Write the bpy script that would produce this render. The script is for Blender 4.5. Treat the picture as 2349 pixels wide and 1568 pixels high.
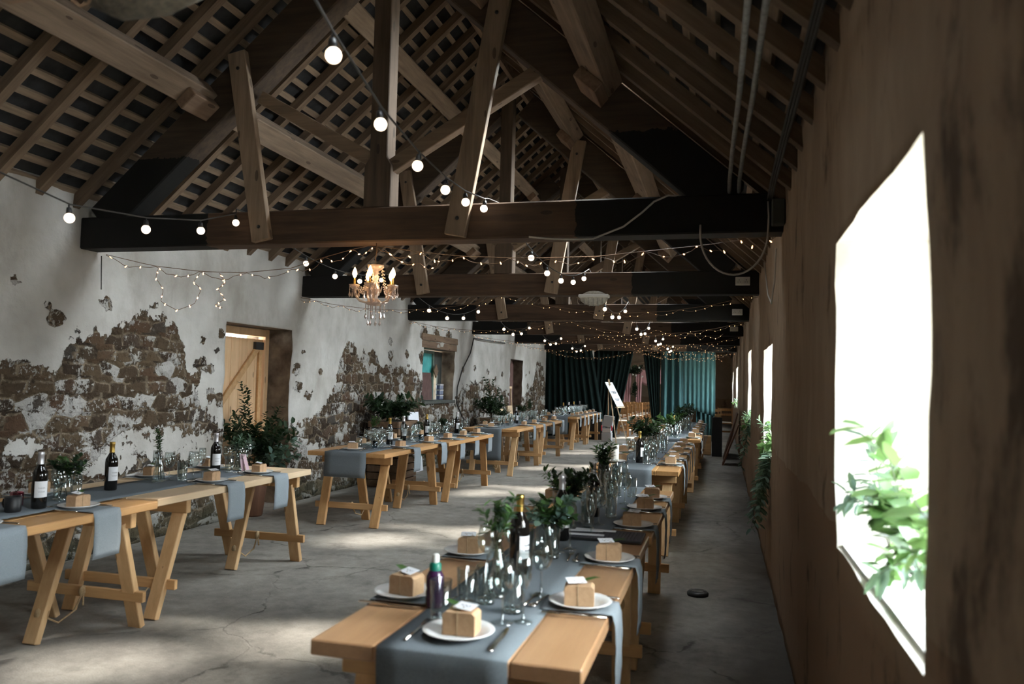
import bpy, math, random
from mathutils import Vector, Matrix, noise
random.seed(7)
scene = bpy.context.scene
col = scene.collection
for o in list(bpy.data.objects):
    bpy.data.objects.remove(o)
PI = math.pi

# ------------------------------------------------------------------ camera
EYE = Vector((0, 0, 1.5))
YAW, PITCH, ROLL = 0.2594, 0.052, 0.0238
fw = Vector((-math.sin(YAW) * math.cos(PITCH), math.cos(YAW) * math.cos(PITCH), math.sin(PITCH)))
rt = Vector((math.cos(YAW), math.sin(YAW), 0))
up = rt.cross(fw)
r2 = rt * math.cos(ROLL) + up * math.sin(ROLL)
u2 = up * math.cos(ROLL) - rt * math.sin(ROLL)
cd = bpy.data.cameras.new('camera')
cam = bpy.data.objects.new('camera', cd)
col.objects.link(cam)
cam.matrix_world = Matrix(((r2.x, u2.x, -fw.x, EYE.x), (r2.y, u2.y, -fw.y, EYE.y), (r2.z, u2.z, -fw.z, EYE.z), (0, 0, 0, 1)))
cd.sensor_width = 36.0
cd.lens = 1827.0 * 36.0 / 2349.0
cd.clip_start = 0.05
cd.clip_end = 200
cd.dof.use_dof = True
cd.dof.focus_distance = 9.0
cd.dof.aperture_fstop = 2.8
scene.camera = cam

# ------------------------------------------------------------------ world, exposure
SKY = 11.0            # bright cloud, with a wide hazy glow towards the hidden sun
GLOW = 54.0
w = bpy.data.worlds.new('world')
scene.world = w
w.use_nodes = True
bgn = w.node_tree.nodes['Background']
bgn.inputs[0].default_value = (0.86, 0.94, 1.0, 1)
wt = w.node_tree
tcw = wt.nodes.new('ShaderNodeTexCoord')
dot = wt.nodes.new('ShaderNodeVectorMath'); dot.operation = 'DOT_PRODUCT'
dot.inputs[1].default_value = Vector((0.72, 0.38, 0.58)).normalized()
wt.links.new(tcw.outputs['Generated'], dot.inputs[0])
mx_ = wt.nodes.new('ShaderNodeMath'); mx_.operation = 'MAXIMUM'; mx_.inputs[1].default_value = 0.0
wt.links.new(dot.outputs['Value'], mx_.inputs[0])
pw_ = wt.nodes.new('ShaderNodeMath'); pw_.operation = 'POWER'; pw_.inputs[1].default_value = 2.0
wt.links.new(mx_.outputs[0], pw_.inputs[0])
ma_ = wt.nodes.new('ShaderNodeMath'); ma_.operation = 'MULTIPLY_ADD'; ma_.inputs[1].default_value = GLOW; ma_.inputs[2].default_value = SKY
wt.links.new(pw_.outputs[0], ma_.inputs[0])
wt.links.new(ma_.outputs[0], bgn.inputs[1])
# hazy sun from the right, falling through the roof lights and the right windows
sl = bpy.data.lights.new('sun', 'SUN')
sl.energy = 32.0
sl.angle = math.radians(9)
sl.color = (1.0, 0.95, 0.87)
so = bpy.data.objects.new('sun', sl)
so.rotation_euler = Vector((-0.55, -0.58, -1.0)).to_track_quat('-Z', 'Y').to_euler()
so.location = (6, 6, 12)
col.objects.link(so)
vs = scene.view_settings
vs.view_transform = 'Standard'
vs.look = 'None'
vs.exposure = 0.22
vs.gamma = 1.0
vs.use_curve_mapping = False
cy = scene.cycles
cy.max_bounces = 8
cy.diffuse_bounces = 5
cy.glossy_bounces = 3
cy.transmission_bounces = 4
cy.transparent_max_bounces = 24
cy.caustics_reflective = False
cy.caustics_refractive = False
cy.sample_clamp_indirect = 6.0
cy.use_denoising = True
cy.use_adaptive_sampling = True
cy.adaptive_threshold = 0.025

# the place's main measures
XL, XR = -5.05, 0.37           # inner wall faces
XC = -2.43                     # ridge line
Y0, Y1 = -1.5, 36.0            # gables
ZR, SL = 5.12, 0.885           # underside of the rafters at the ridge, slope
TY = [5.31 + 3.49 * i for i in range(6)]     # roof trusses
NRM = 1 / math.sqrt(1 + SL * SL)
def zroof(x): return ZR - SL * abs(x - XC)

# openings
SKYL = [2.3, 5.95, 9.5, 13.05, 16.5, 20.0, 25.6, 30.2]      # skylights on the right slope
SKX0, SKX1 = -1.25, -0.35
def skw(ys): return 0.2 if ys < 3 else 0.4
WINR = [(1.65, 2.88, 0.98, 2.0), (6.5, 7.72, 0.98, 1.86), (11.2, 12.45, 1.02, 2.04), (21.0, 23.4, 1.0, 2.06), (29.6, 31.6, 1.0, 2.1), (-1.15, 0.05, 0.98, 2.0)]  # the last one is unseen, added to light the nearest table
WINL = (13.0, 14.7, 1.15, 2.12)
DOORL = (7.33, 8.63, 0.0, 2.08)
NICHE = [(18.9, 20.2, 0.0, 2.1), (23.6, 24.6, 0.0, 2.12)]

def portal(name, loc, rot, sx, sy):
    l = bpy.data.lights.new(name, 'AREA')
    l.shape = 'RECTANGLE'
    l.size, l.size_y = sx, sy
    l.cycles.is_portal = True
    o = bpy.data.objects.new(name, l)
    o.location = loc
    o.rotation_euler = rot
    col.objects.link(o)
for ys in SKYL:
    xm = (SKX0 + SKX1) / 2
    o = portal('skylight_portal', (xm + 0.2 * SL * NRM, ys, zroof(xm) + 0.2 * NRM), (0, math.atan(SL), 0), (SKX1 - SKX0) / NRM, 2 * skw(ys))
for a, b, z0, z1 in WINR:
    portal('window_portal', (XR + 0.47, (a + b) / 2, (z0 + z1) / 2), (0, PI / 2, 0), z1 - z0, b - a)

# ------------------------------------------------------------------ materials
def newmat(name):
    m = bpy.data.materials.new(name)
    m.use_nodes = True
    nt = m.node_tree
    return m, nt, nt.nodes['Principled BSDF']

def N(nt, t, **kw):
    n = nt.nodes.new(t)
    for k, v in kw.items():
        setattr(n, k, v)
    return n

def ramp(nt, fac, stops):
    r = N(nt, 'ShaderNodeValToRGB')
    e = r.color_ramp.elements
    e[0].position, e[0].color = stops[0][0], (*stops[0][1], 1)
    e[1].position, e[1].color = stops[1][0], (*stops[1][1], 1)
    for p, c in stops[2:]:
        x = e.new(p)
        x.color = (*c, 1)
    nt.links.new(fac, r.inputs[0])
    return r.outputs[0]

def mth(nt, op, a, b=None, c=None):
    n = N(nt, 'ShaderNodeMath', operation=op)
    for i, v in enumerate((a, b, c)):
        if v is None: continue
        if isinstance(v, (int, float)): n.inputs[i].default_value = v
        else: nt.links.new(v, n.inputs[i])
    return n.outputs[0]

def mixc(nt, fac, a, b):
    n = N(nt, 'ShaderNodeMix', data_type='RGBA')
    for i, v in ((0, fac), (6, a), (7, b)):
        if isinstance(v, (int, float)): n.inputs[i].default_value = v
        elif isinstance(v, tuple): n.inputs[i].default_value = (*v, 1)
        else: nt.links.new(v, n.inputs[i])
    return n.outputs[2]

def coords(nt, scale=(1, 1, 1), kind='Object'):
    tc = N(nt, 'ShaderNodeTexCoord')
    mp = N(nt, 'ShaderNodeMapping')
    mp.inputs['Scale'].default_value = scale
    nt.links.new(tc.outputs[kind], mp.inputs[0])
    return mp.outputs[0]

def noi(nt, vec, scale, detail=4, rough=0.55):
    n = N(nt, 'ShaderNodeTexNoise')
    n.inputs['Scale'].default_value = scale
    n.inputs['Detail'].default_value = detail
    n.inputs['Roughness'].default_value = rough
    nt.links.new(vec, n.inputs['Vector'])
    return n.outputs['Fac']

def bump(nt, bs, h, strength=0.4, dist=0.01):
    b = N(nt, 'ShaderNodeBump')
    b.inputs['Strength'].default_value = strength
    b.inputs['Distance'].default_value = dist
    nt.links.new(h, b.inputs['Height'])
    nt.links.new(b.outputs[0], bs.inputs['Normal'])

def flat(name, c, rough=0.6, metal=0.0, spec=0.5):
    m, nt, bs = newmat(name)
    bs.inputs['Base Color'].default_value = (*c, 1)
    bs.inputs['Roughness'].default_value = rough
    bs.inputs['Metallic'].default_value = metal
    bs.inputs['Specular IOR Level'].default_value = spec
    return m

def mottled(name, c1, c2, scale=20, rough=0.7, bst=0.15, stretch=(1, 1, 1), spec=0.4):
    m, nt, bs = newmat(name)
    v = coords(nt, stretch)
    f = noi(nt, v, scale)
    nt.links.new(ramp(nt, f, [(0.3, c1), (0.7, c2)]), bs.inputs['Base Color'])
    bs.inputs['Roughness'].default_value = rough
    bs.inputs['Specular IOR Level'].default_value = spec
    if bst: bump(nt, bs, f, bst)
    return m

def wood(name, dark, light, axis='Y', rough=0.6, knots=True, fine=1.0, blk=None, spec=0.35):
    m, nt, bs = newmat(name)
    s = {'X': (1.0, 14, 14), 'Y': (14, 1.0, 14), 'Z': (14, 14, 1.0)}[axis]
    v = coords(nt, tuple(q * fine for q in s))
    tc2 = coords(nt)
    oi = N(nt, 'ShaderNodeObjectInfo')
    va = N(nt, 'ShaderNodeVectorMath', operation='ADD')
    cx = N(nt, 'ShaderNodeCombineXYZ')
    r100 = mth(nt, 'MULTIPLY', oi.outputs['Random'], 37.0)
    for i in range(3): nt.links.new(r100, cx.inputs[i])
    nt.links.new(v, va.inputs[0]); nt.links.new(cx.outputs[0], va.inputs[1])
    g = noi(nt, va.outputs[0], 1.6, 6, 0.65)
    big = noi(nt, tc2, 1.7, 3)
    f = mth(nt, 'ADD', mth(nt, 'MULTIPLY', g, 0.75), mth(nt, 'MULTIPLY', big, 0.35))
    c = ramp(nt, f, [(0.32, dark), (0.72, light)])
    if knots:
        kv = coords(nt, {'X': (3, 9, 9), 'Y': (9, 3, 9), 'Z': (9, 9, 3)}[axis])
        vo = N(nt, 'ShaderNodeTexVoronoi')
        vo.inputs['Scale'].default_value = 1.0
        nt.links.new(kv, vo.inputs['Vector'])
        k = mth(nt, 'LESS_THAN', vo.outputs['Distance'], 0.13)
        c = mixc(nt, mth(nt, 'MULTIPLY', k, 0.65), c, tuple(q * 0.35 for q in dark))
    hue = N(nt, 'ShaderNodeHueSaturation')
    nt.links.new(mth(nt, 'ADD', mth(nt, 'MULTIPLY', oi.outputs['Random'], 0.3), 0.85), hue.inputs['Value'])
    nt.links.new(c, hue.inputs['Color'])
    c = hue.outputs[0]
    if blk:
        sep = N(nt, 'ShaderNodeSeparateXYZ')
        nt.links.new(tc2, sep.inputs[0])
        if blk == 'tie':      # tarred beam ends, 1.45 m either side of the king post
            d = mth(nt, 'ABSOLUTE', mth(nt, 'SUBTRACT', sep.outputs[0], XC))
            d = mth(nt, 'ADD', d, mth(nt, 'MULTIPLY', noi(nt, tc2, 14), 0.1))
            k = mth(nt, 'GREATER_THAN', d, 1.5)
        else:
            k = mth(nt, 'LESS_THAN', mth(nt, 'ADD', sep.outputs[2], mth(nt, 'MULTIPLY', noi(nt, tc2, 14), 0.1)), 3.27)
        c = mixc(nt, k, c, (0.006, 0.005, 0.0045))
    nt.links.new(c, bs.inputs['Base Color'])
    bs.inputs['Roughness'].default_value = rough
    bs.inputs['Specular IOR Level'].default_value = spec
    bump(nt, bs, g, 0.25, 0.004)
    return m

def glass(name, tint=(0.93, 0.955, 0.95), base=0.085, edge=0.85):
    m, nt, bs = newmat(name)
    nt.nodes.remove(bs)
    lw = N(nt, 'ShaderNodeLayerWeight')
    lw.inputs['Blend'].default_value = 0.35
    f = mth(nt, 'ADD', mth(nt, 'MULTIPLY', mth(nt, 'POWER', lw.outputs['Facing'], 2.1), edge), base)
    tr = N(nt, 'ShaderNodeBsdfTransparent')
    tr.inputs[0].default_value = (*tint, 1)
    gl = N(nt, 'ShaderNodeBsdfGlossy')
    gl.inputs[0].default_value = (0.95, 0.97, 0.97, 1)
    gl.inputs['Roughness'].default_value = 0.04
    mx = N(nt, 'ShaderNodeMixShader')
    nt.links.new(f, mx.inputs[0]); nt.links.new(tr.outputs[0], mx.inputs[1]); nt.links.new(gl.outputs[0], mx.inputs[2])
    nt.links.new(mx.outputs[0], nt.nodes['Material Output'].inputs[0])
    return m

def glow(name, c, s):
    m, nt, bs = newmat(name)
    bs.inputs['Base Color'].default_value = (0.8, 0.8, 0.8, 1)
    bs.inputs['Emission Color'].default_value = (*c, 1)
    bs.inputs['Emission Strength'].default_value = s
    return m

def leafmat(name, c1, c2, c3):
    m, nt, bs = newmat(name)
    g = N(nt, 'ShaderNodeNewGeometry')
    nt.links.new(ramp(nt, g.outputs['Random Per Island'], [(0.0, c1), (0.55, c2), (1.0, c3)]), bs.inputs['Base Color'])
    bs.inputs['Roughness'].default_value = 0.5
    bs.inputs['Specular IOR Level'].default_value = 0.35
    # thin leaves let some daylight through
    tl = N(nt, 'ShaderNodeBsdfTranslucent')
    tl.inputs[0].default_value = (c3[0] * 1.3, c3[1] * 1.4, c3[2], 1)
    mx = N(nt, 'ShaderNodeMixShader')
    mx.inputs[0].default_value = 0.3
    nt.links.new(bs.outputs[0], mx.inputs[1]); nt.links.new(tl.outputs[0], mx.inputs[2])
    nt.links.new(mx.outputs[0], nt.nodes['Material Output'].inputs[0])
    return m

M = {}
M['beam'] = wood('beam_wood', (0.028, 0.016, 0.01), (0.095, 0.056, 0.033), 'X', 0.8, True, 1, 'tie')
M['principal'] = wood('principal_wood', (0.026, 0.017, 0.012), (0.075, 0.05, 0.032), 'X', 0.8, False, 1, 'low')
M['post'] = wood('post_wood', (0.04, 0.026, 0.017), (0.115, 0.08, 0.054), 'Z', 0.8)
M['plank'] = wood('plank_wood', (0.13, 0.09, 0.058), (0.33, 0.24, 0.165), 'Z', 0.75)
M['strut'] = wood('strut_wood', (0.13, 0.09, 0.06), (0.28, 0.2, 0.135), 'X', 0.8)
M['purlin'] = wood('purlin_wood', (0.11, 0.075, 0.05), (0.28, 0.205, 0.145), 'Y', 0.8)
M['rafter'] = wood('rafter_wood', (0.08, 0.052, 0.033), (0.2, 0.14, 0.092), 'X', 0.8, False)
M['batten'] = wood('batten_wood', (0.12, 0.083, 0.055), (0.29, 0.21, 0.145), 'Y', 0.85, False, 1.3)
M['slate'] = mottled('slate', (0.008, 0.008, 0.009), (0.03, 0.03, 0.032), 9, 0.8)
M['golden'] = wood('golden_pine', (0.36, 0.175, 0.06), (0.6, 0.34, 0.14), 'Y', 0.42, True, 0.7, None, 0.5)
M['pale'] = wood('pale_pine', (0.6, 0.42, 0.25), (0.78, 0.6, 0.4), 'Y', 0.5, True, 0.7)
M['waxed'] = wood('waxed_pine', (0.34, 0.175, 0.085), (0.56, 0.33, 0.175), 'Y', 0.3, False, 0.6, None, 0.55)
M['leg'] = wood('leg_pine', (0.46, 0.27, 0.12), (0.68, 0.45, 0.24), 'Z', 0.55, True, 0.8)
M['legdark'] = wood('leg_pine_orange', (0.36, 0.19, 0.075), (0.58, 0.34, 0.15), 'Z', 0.55, True, 0.8)
M['rail'] = wood('rail_pine', (0.4, 0.22, 0.09), (0.62, 0.38, 0.18), 'X', 0.55, False, 0.8)
M['doorwood'] = wood('door_pine', (0.5, 0.3, 0.15), (0.72, 0.48, 0.28), 'Z', 0.5, True, 0.6)
M['oldwood'] = wood('old_wood', (0.1, 0.06, 0.038), (0.25, 0.165, 0.11), 'Y', 0.85)
M['chairwood'] = wood('chair_wood', (0.3, 0.14, 0.05), (0.5, 0.27, 0.11), 'Z', 0.5, False)
M['runner'] = mottled('runner_cloth', (0.125, 0.145, 0.16), (0.175, 0.198, 0.215), 260, 0.95, 0.1, (1, 1, 1), 0.1)
M['napkin'] = mottled('napkin_cloth', (0.2, 0.228, 0.25), (0.27, 0.3, 0.325), 280, 0.95, 0.1, (1, 1, 1), 0.1)
M['plate'] = flat('white_china', (0.8, 0.79, 0.77), 0.18)
M['kraft'] = mottled('kraft_card', (0.42, 0.26, 0.145), (0.5, 0.325, 0.19), 60, 0.85, 0.05)
M['tag'] = flat('white_card', (0.78, 0.79, 0.82), 0.7)
M['ink'] = flat('black_ink', (0.02, 0.02, 0.022), 0.7)
M['twine'] = flat('jute_twine', (0.4, 0.29, 0.17), 0.9)
M['rope'] = mottled('rope', (0.3, 0.2, 0.11), (0.48, 0.35, 0.2), 90, 0.95)
M['steel'] = flat('cutlery_steel', (0.72, 0.68, 0.62), 0.18, 1.0)
M['glass'] = glass('clear_glass')
M['glassthick'] = glass('thick_glass', (0.9, 0.94, 0.93), 0.16, 0.8)
M['pane'] = glass('window_pane', (0.97, 0.98, 0.97), 0.03, 0.4)
M['crystal'] = glass('chandelier_crystal', (0.95, 0.86, 0.8), 0.3, 0.7)
# cut crystal scatters the candle light as well as passing it
_nt = M['crystal'].node_tree
_out = _nt.nodes['Material Output']
_src = _out.inputs[0].links[0].from_socket
_df = _nt.nodes.new('ShaderNodeBsdfDiffuse'); _df.inputs[0].default_value = (0.8, 0.66, 0.58, 1)
_ms = _nt.nodes.new('ShaderNodeMixShader'); _ms.inputs[0].default_value = 0.38
_nt.links.new(_src, _ms.inputs[1]); _nt.links.new(_df.outputs[0], _ms.inputs[2]); _nt.links.new(_ms.outputs[0], _out.inputs[0])
M['pinkglass'] = glass('pink_glass', (0.85, 0.4, 0.5), 0.1, 0.6)
M['blueglass'] = glass('blue_glass', (0.25, 0.42, 0.48), 0.12, 0.6)
M['water'] = glass('water', (0.93, 0.96, 0.95), 0.05, 0.3)
M['bottle'] = flat('dark_bottle_glass', (0.008, 0.007, 0.006), 0.06, 0.0, 0.7)
M['gold'] = flat('gold_foil', (0.55, 0.36, 0.1), 0.32, 1.0)
M['silver'] = flat('silver_foil', (0.7, 0.68, 0.7), 0.35, 0.8)
M['label'] = flat('paper_label', (0.74, 0.74, 0.75), 0.7)
M['black'] = flat('black_plastic', (0.012, 0.012, 0.013), 0.45)
M['wire'] = flat('cable_sheath', (0.02, 0.018, 0.016), 0.7)
M['copper'] = flat('fairy_wire', (0.16, 0.09, 0.045), 0.5)
M['whitecable'] = flat('white_cable', (0.5, 0.48, 0.44), 0.6)
M['whiteplastic'] = flat('white_plastic', (0.6, 0.6, 0.57), 0.5)
M['steelpipe'] = mottled('galvanised_pipe', (0.16, 0.16, 0.155), (0.3, 0.3, 0.29), 30, 0.55)
M['festoon'] = glow('festoon_bulb', (1.0, 0.78, 0.55), 3.2)
M['fairy'] = glow('fairy_bulb', (1.0, 0.52, 0.22), 6.0)
M['flame'] = glow('candle_bulb', (1.0, 0.6, 0.26), 45.0)
M['teal'] = mottled('teal_velvet', (0.028, 0.075, 0.08), (0.05, 0.115, 0.12), 40, 0.9, 0.1, (1, 1, 0.12), 0.2)
M['shadeddrape'] = mottled('shaded_teal_velvet', (0.006, 0.014, 0.013), (0.012, 0.024, 0.022), 40, 0.9, 0.1, (1, 1, 0.12), 0.15)  # the teal velvet again, with the shade of unlit panels in its colour
M['pink'] = flat('pink_muslin', (0.5, 0.27, 0.27), 0.9)
M['ribbon'] = flat('pink_ribbon', (0.58, 0.4, 0.44), 0.8)
M['leafdark'] = leafmat('dark_leaf', (0.008, 0.018, 0.009), (0.016, 0.036, 0.016), (0.035, 0.065, 0.028))
M['leafmid'] = leafmat('green_leaf', (0.02, 0.05, 0.018), (0.045, 0.1, 0.03), (0.09, 0.17, 0.05))
M['leafblue'] = leafmat('eucalyptus_leaf', (0.05, 0.09, 0.075), (0.1, 0.17, 0.14), (0.2, 0.28, 0.22))
M['leafbright'] = leafmat('bright_leaf', (0.03, 0.085, 0.015), (0.06, 0.14, 0.03), (0.15, 0.23, 0.11))
M['stem'] = flat('stem', (0.04, 0.045, 0.02), 0.8)
M['flower'] = flat('white_petal', (0.75, 0.74, 0.7), 0.7)
M['candle'] = flat('white_wax', (0.78, 0.75, 0.68), 0.5)
M['turq'] = mottled('turquoise_sheet', (0.03, 0.3, 0.3), (0.1, 0.5, 0.48), 5, 0.6)
M['greenpaint'] = mottled('faded_green_paint', (0.1, 0.16, 0.13), (0.17, 0.24, 0.19), 12, 0.7)
M['greyboard'] = mottled('grey_board', (0.05, 0.055, 0.05), (0.08, 0.085, 0.075), 6, 0.85)
M['maroon'] = mottled('maroon_board', (0.09, 0.045, 0.04), (0.14, 0.075, 0.065), 10, 0.8)
M['whiteboard'] = flat('white_board', (0.75, 0.78, 0.83), 0.6)
M['reveal_white'] = mottled('white_limewashed_reveal', (0.66, 0.63, 0.57), (0.82, 0.8, 0.77), 7, 0.9, 0.4)
M['reveal_stone'] = mottled('bare_stone_reveal', (0.07, 0.048, 0.033), (0.24, 0.185, 0.135), 5.5, 0.92, 0.9)
M['hessian'] = mottled('hessian', (0.04, 0.033, 0.024), (0.1, 0.085, 0.062), 60, 0.95, 0.5)
M['grass'] = mottled('gravel_yard', (0.34, 0.33, 0.29), (0.5, 0.48, 0.44), 3, 0.9)
M['silvercase'] = flat('silver_case', (0.42, 0.42, 0.43), 0.4, 0.5)
M['red'] = flat('red_plastic', (0.5, 0.02, 0.04), 0.5)
M['purple'] = flat('purple_drink', (0.045, 0.015, 0.05), 0.2)
M['greencap'] = flat('green_cap', (0.0, 0.14, 0.09), 0.4)
M['seatpad'] = flat('cream_seat_pad', (0.55, 0.5, 0.42), 0.8)
M['crate'] = wood('crate_wood', (0.1, 0.06, 0.035), (0.22, 0.14, 0.085), 'Y', 0.8)
M['redbrown'] = wood('red_brown_wood', (0.07, 0.03, 0.018), (0.16, 0.075, 0.042), 'Z', 0.6, False)

def plaster_left():
    m, nt, bs = newmat('whitewashed_rubble_wall')
    at = N(nt, 'ShaderNodeAttribute', attribute_name='bare')
    v = coords(nt)
    sep = N(nt, 'ShaderNodeSeparateXYZ'); nt.links.new(v, sep.inputs[0])
    n1 = noi(nt, v, 5.5, 7, 0.62)
    n2 = noi(nt, v, 17, 6, 0.6)
    edge = mth(nt, 'ADD', at.outputs['Fac'], mth(nt, 'ADD', mth(nt, 'MULTIPLY', mth(nt, 'SUBTRACT', n1, 0.5), 1.5), mth(nt, 'MULTIPLY', mth(nt, 'SUBTRACT', n2, 0.5), 0.7)))
    bare = ramp(nt, edge, [(0.5, (0, 0, 0)), (0.535, (1, 1, 1))])
    # coursed rubble: stones about 30 x 16 cm with wandering joints
    nv = N(nt, 'ShaderNodeTexNoise'); nv.inputs['Scale'].default_value = 3.5
    nt.links.new(v, nv.inputs['Vector'])
    wob = N(nt, 'ShaderNodeVectorMath', operation='MULTIPLY_ADD')
    nt.links.new(nv.outputs['Color'], wob.inputs[0]); wob.inputs[1].default_value = (0, 0.16, 0.1)
    nt.links.new(v, wob.inputs[2])
    s2 = N(nt, 'ShaderNodeSeparateXYZ'); nt.links.new(wob.outputs[0], s2.inputs[0])
    zr = mth(nt, 'MULTIPLY', s2.outputs[2], 7.2)
    # every other course is shifted by half a stone
    par = mth(nt, 'MULTIPLY', mth(nt, 'FLOORED_MODULO', mth(nt, 'FLOOR', zr), 2.0), 0.5)
    c2 = N(nt, 'ShaderNodeCombineXYZ')
    nt.links.new(mth(nt, 'ADD', mth(nt, 'MULTIPLY', s2.outputs[1], 4.8), par), c2.inputs[0]); nt.links.new(zr, c2.inputs[1])
    vo = N(nt, 'ShaderNodeTexVoronoi', voronoi_dimensions='2D'); vo.inputs['Scale'].default_value = 1.0; vo.inputs['Randomness'].default_value = 0.55
    ve = N(nt, 'ShaderNodeTexVoronoi', feature='DISTANCE_TO_EDGE', voronoi_dimensions='2D'); ve.inputs['Scale'].default_value = 1.0; ve.inputs['Randomness'].default_value = 0.55
    nt.links.new(c2.outputs[0], vo.inputs['Vector']); nt.links.new(c2.outputs[0], ve.inputs['Vector'])
    sc = N(nt, 'ShaderNodeSeparateColor'); nt.links.new(vo.outputs['Color'], sc.inputs[0])
    stone = ramp(nt, sc.outputs[0], [(0.0, (0.05, 0.034, 0.024)), (1.0, (0.075, 0.066, 0.057)), (0.3, (0.1, 0.068, 0.042)), (0.6, (0.15, 0.106, 0.064)), (0.8, (0.12, 0.07, 0.043))])
    grain = noi(nt, v, 42, 5, 0.7)
    stone = mixc(nt, 0.55, stone, mixc(nt, grain, (0.03, 0.022, 0.016), stone))
    jn = mth(nt, 'ADD', ve.outputs['Distance'], mth(nt, 'MULTIPLY', mth(nt, 'SUBTRACT', n2, 0.5), 0.42))
    joint = ramp(nt, jn, [(0.04, (1, 1, 1)), (0.1, (0, 0, 0))])
    mortar = mixc(nt, ramp(nt, mth(nt, 'ADD', mth(nt, 'MULTIPLY', n2, 0.5), mth(nt, 'MULTIPLY', n1, 0.5)), [(0.4, (0, 0, 0)), (0.6, (1, 1, 1))]), (0.04, 0.028, 0.018), (0.33, 0.26, 0.185))
    stone = mixc(nt, joint, stone, mortar)
    # whitewash that still clings to the stones
    n3 = mth(nt, 'ADD', mth(nt, 'MULTIPLY', noi(nt, v, 6.5, 7, 0.72), 0.7), mth(nt, 'MULTIPLY', noi(nt, v, 19, 6, 0.75), 0.3))
    rem = ramp(nt, mth(nt, 'ADD', n3, mth(nt, 'MULTIPLY', mth(nt, 'SUBTRACT', sc.outputs[1], 0.5), 0.22)), [(0.55, (0, 0, 0)), (0.57, (1, 1, 1))])
    n4 = noi(nt, v, 1.1, 4, 0.6)
    white = mixc(nt, ramp(nt, n4, [(0.35, (0, 0, 0)), (0.7, (1, 1, 1))]), (0.575, 0.56, 0.53), (0.35, 0.328, 0.295))
    n5 = noi(nt, coords(nt, (1, 1, 0.5)), 1.9, 6, 0.7)
    white = mixc(nt, mth(nt, 'MULTIPLY', ramp(nt, n5, [(0.5, (0, 0, 0)), (0.72, (1, 1, 1))]), 0.55), white, (0.25, 0.215, 0.175))
    # damp staining towards the top of the wall and green algae at the foot
    top = ramp(nt, mth(nt, 'ADD', mth(nt, 'MULTIPLY', sep.outputs[2], 0.4), mth(nt, 'MULTIPLY', n4, 0.25)), [(1.0, (0, 0, 0)), (1.25, (1, 1, 1))])
    white = mixc(nt, mth(nt, 'MULTIPLY', top, 0.35), white, (0.35, 0.31, 0.26))
    flk = ramp(nt, mth(nt, 'ADD', mth(nt, 'MULTIPLY', noi(nt, v, 34, 5, 0.7), 0.55), mth(nt, 'MULTIPLY', n1, 0.45)), [(0.575, (0, 0, 0)), (0.595, (1, 1, 1))])
    rem = mth(nt, 'MAXIMUM', rem, mth(nt, 'MULTIPLY', flk, 0.8))
    stone = mixc(nt, rem, stone, (0.46, 0.44, 0.41))
    foot = ramp(nt, mth(nt, 'ADD', sep.outputs[2], mth(nt, 'MULTIPLY', n1, 0.5)), [(0.3, (1, 1, 1)), (0.62, (0, 0, 0))])
    stone = mixc(nt, mth(nt, 'MULTIPLY', foot, 0.55), stone, (0.055, 0.062, 0.04))
    nt.links.new(mixc(nt, bare, white, stone), bs.inputs['Base Color'])
    bs.inputs['Roughness'].default_value = 0.93
    bs.inputs['Specular IOR Level'].default_value = 0.15
    hs = mth(nt, 'ADD', mth(nt, 'MULTIPLY', ramp(nt, jn, [(0.0, (0, 0, 0)), (0.3, (1, 1, 1))]), 0.6), mth(nt, 'MULTIPLY', grain, 0.25))
    hs = mth(nt, 'ADD', hs, mth(nt, 'MULTIPLY', rem, 0.12))
    hp = mth(nt, 'ADD', 1.15, mth(nt, 'MULTIPLY', n1, 0.25))
    hm = N(nt, 'ShaderNodeMix', data_type='FLOAT')
    nt.links.new(bare, hm.inputs[0]); nt.links.new(hp, hm.inputs[2]); nt.links.new(hs, hm.inputs[3])
    bump(nt, bs, hm.outputs[0], 1.0, 0.05)
    return m
M['wall_left'] = plaster_left()

def plaster_right():
    m, nt, bs = newmat('tan_limewash_wall')
    v = coords(nt)
    sep = N(nt, 'ShaderNodeSeparateXYZ'); nt.links.new(v, sep.inputs[0])
    st = noi(nt, coords(nt, (1, 3.2, 1.1)), 2.0, 7, 0.66)
    bl = noi(nt, v, 1.3, 5, 0.6)
    up_c = mixc(nt, ramp(nt, st, [(0.35, (0, 0, 0)), (0.7, (1, 1, 1))]), (0.36, 0.27, 0.19), (0.27, 0.195, 0.135))
    low_c = mixc(nt, bl, (0.29, 0.195, 0.125), (0.225, 0.148, 0.092))
    zz = mth(nt, 'ADD', sep.outputs[2], mth(nt, 'MULTIPLY', mth(nt, 'SUBTRACT', noi(nt, v, 2.5, 5), 0.5), 0.12))
    c = mixc(nt, mth(nt, 'LESS_THAN', zz, 1.06), up_c, low_c)
    # dark weathered patches near the nearest window
    dk = noi(nt, coords(nt, (1, 2.0, 1.0)), 2.2, 6, 0.68)
    dk = ramp(nt, mth(nt, 'ADD', dk, mth(nt, 'MULTIPLY', mth(nt, 'LESS_THAN', sep.outputs[1], 1.62), 0.11)), [(0.58, (0, 0, 0)), (0.7, (1, 1, 1))])
    c = mixc(nt, mth(nt, 'MULTIPLY', dk, 0.8), c, (0.055, 0.037, 0.025))
    nt.links.new(c, bs.inputs['Base Color'])
    bs.inputs['Roughness'].default_value = 0.9
    bs.inputs['Specular IOR Level'].default_value = 0.2
    bump(nt, bs, mth(nt, 'ADD', st, mth(nt, 'MULTIPLY', dk, -0.4)), 0.5, 0.012)
    return m
M['wall_right'] = plaster_right()

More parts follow.
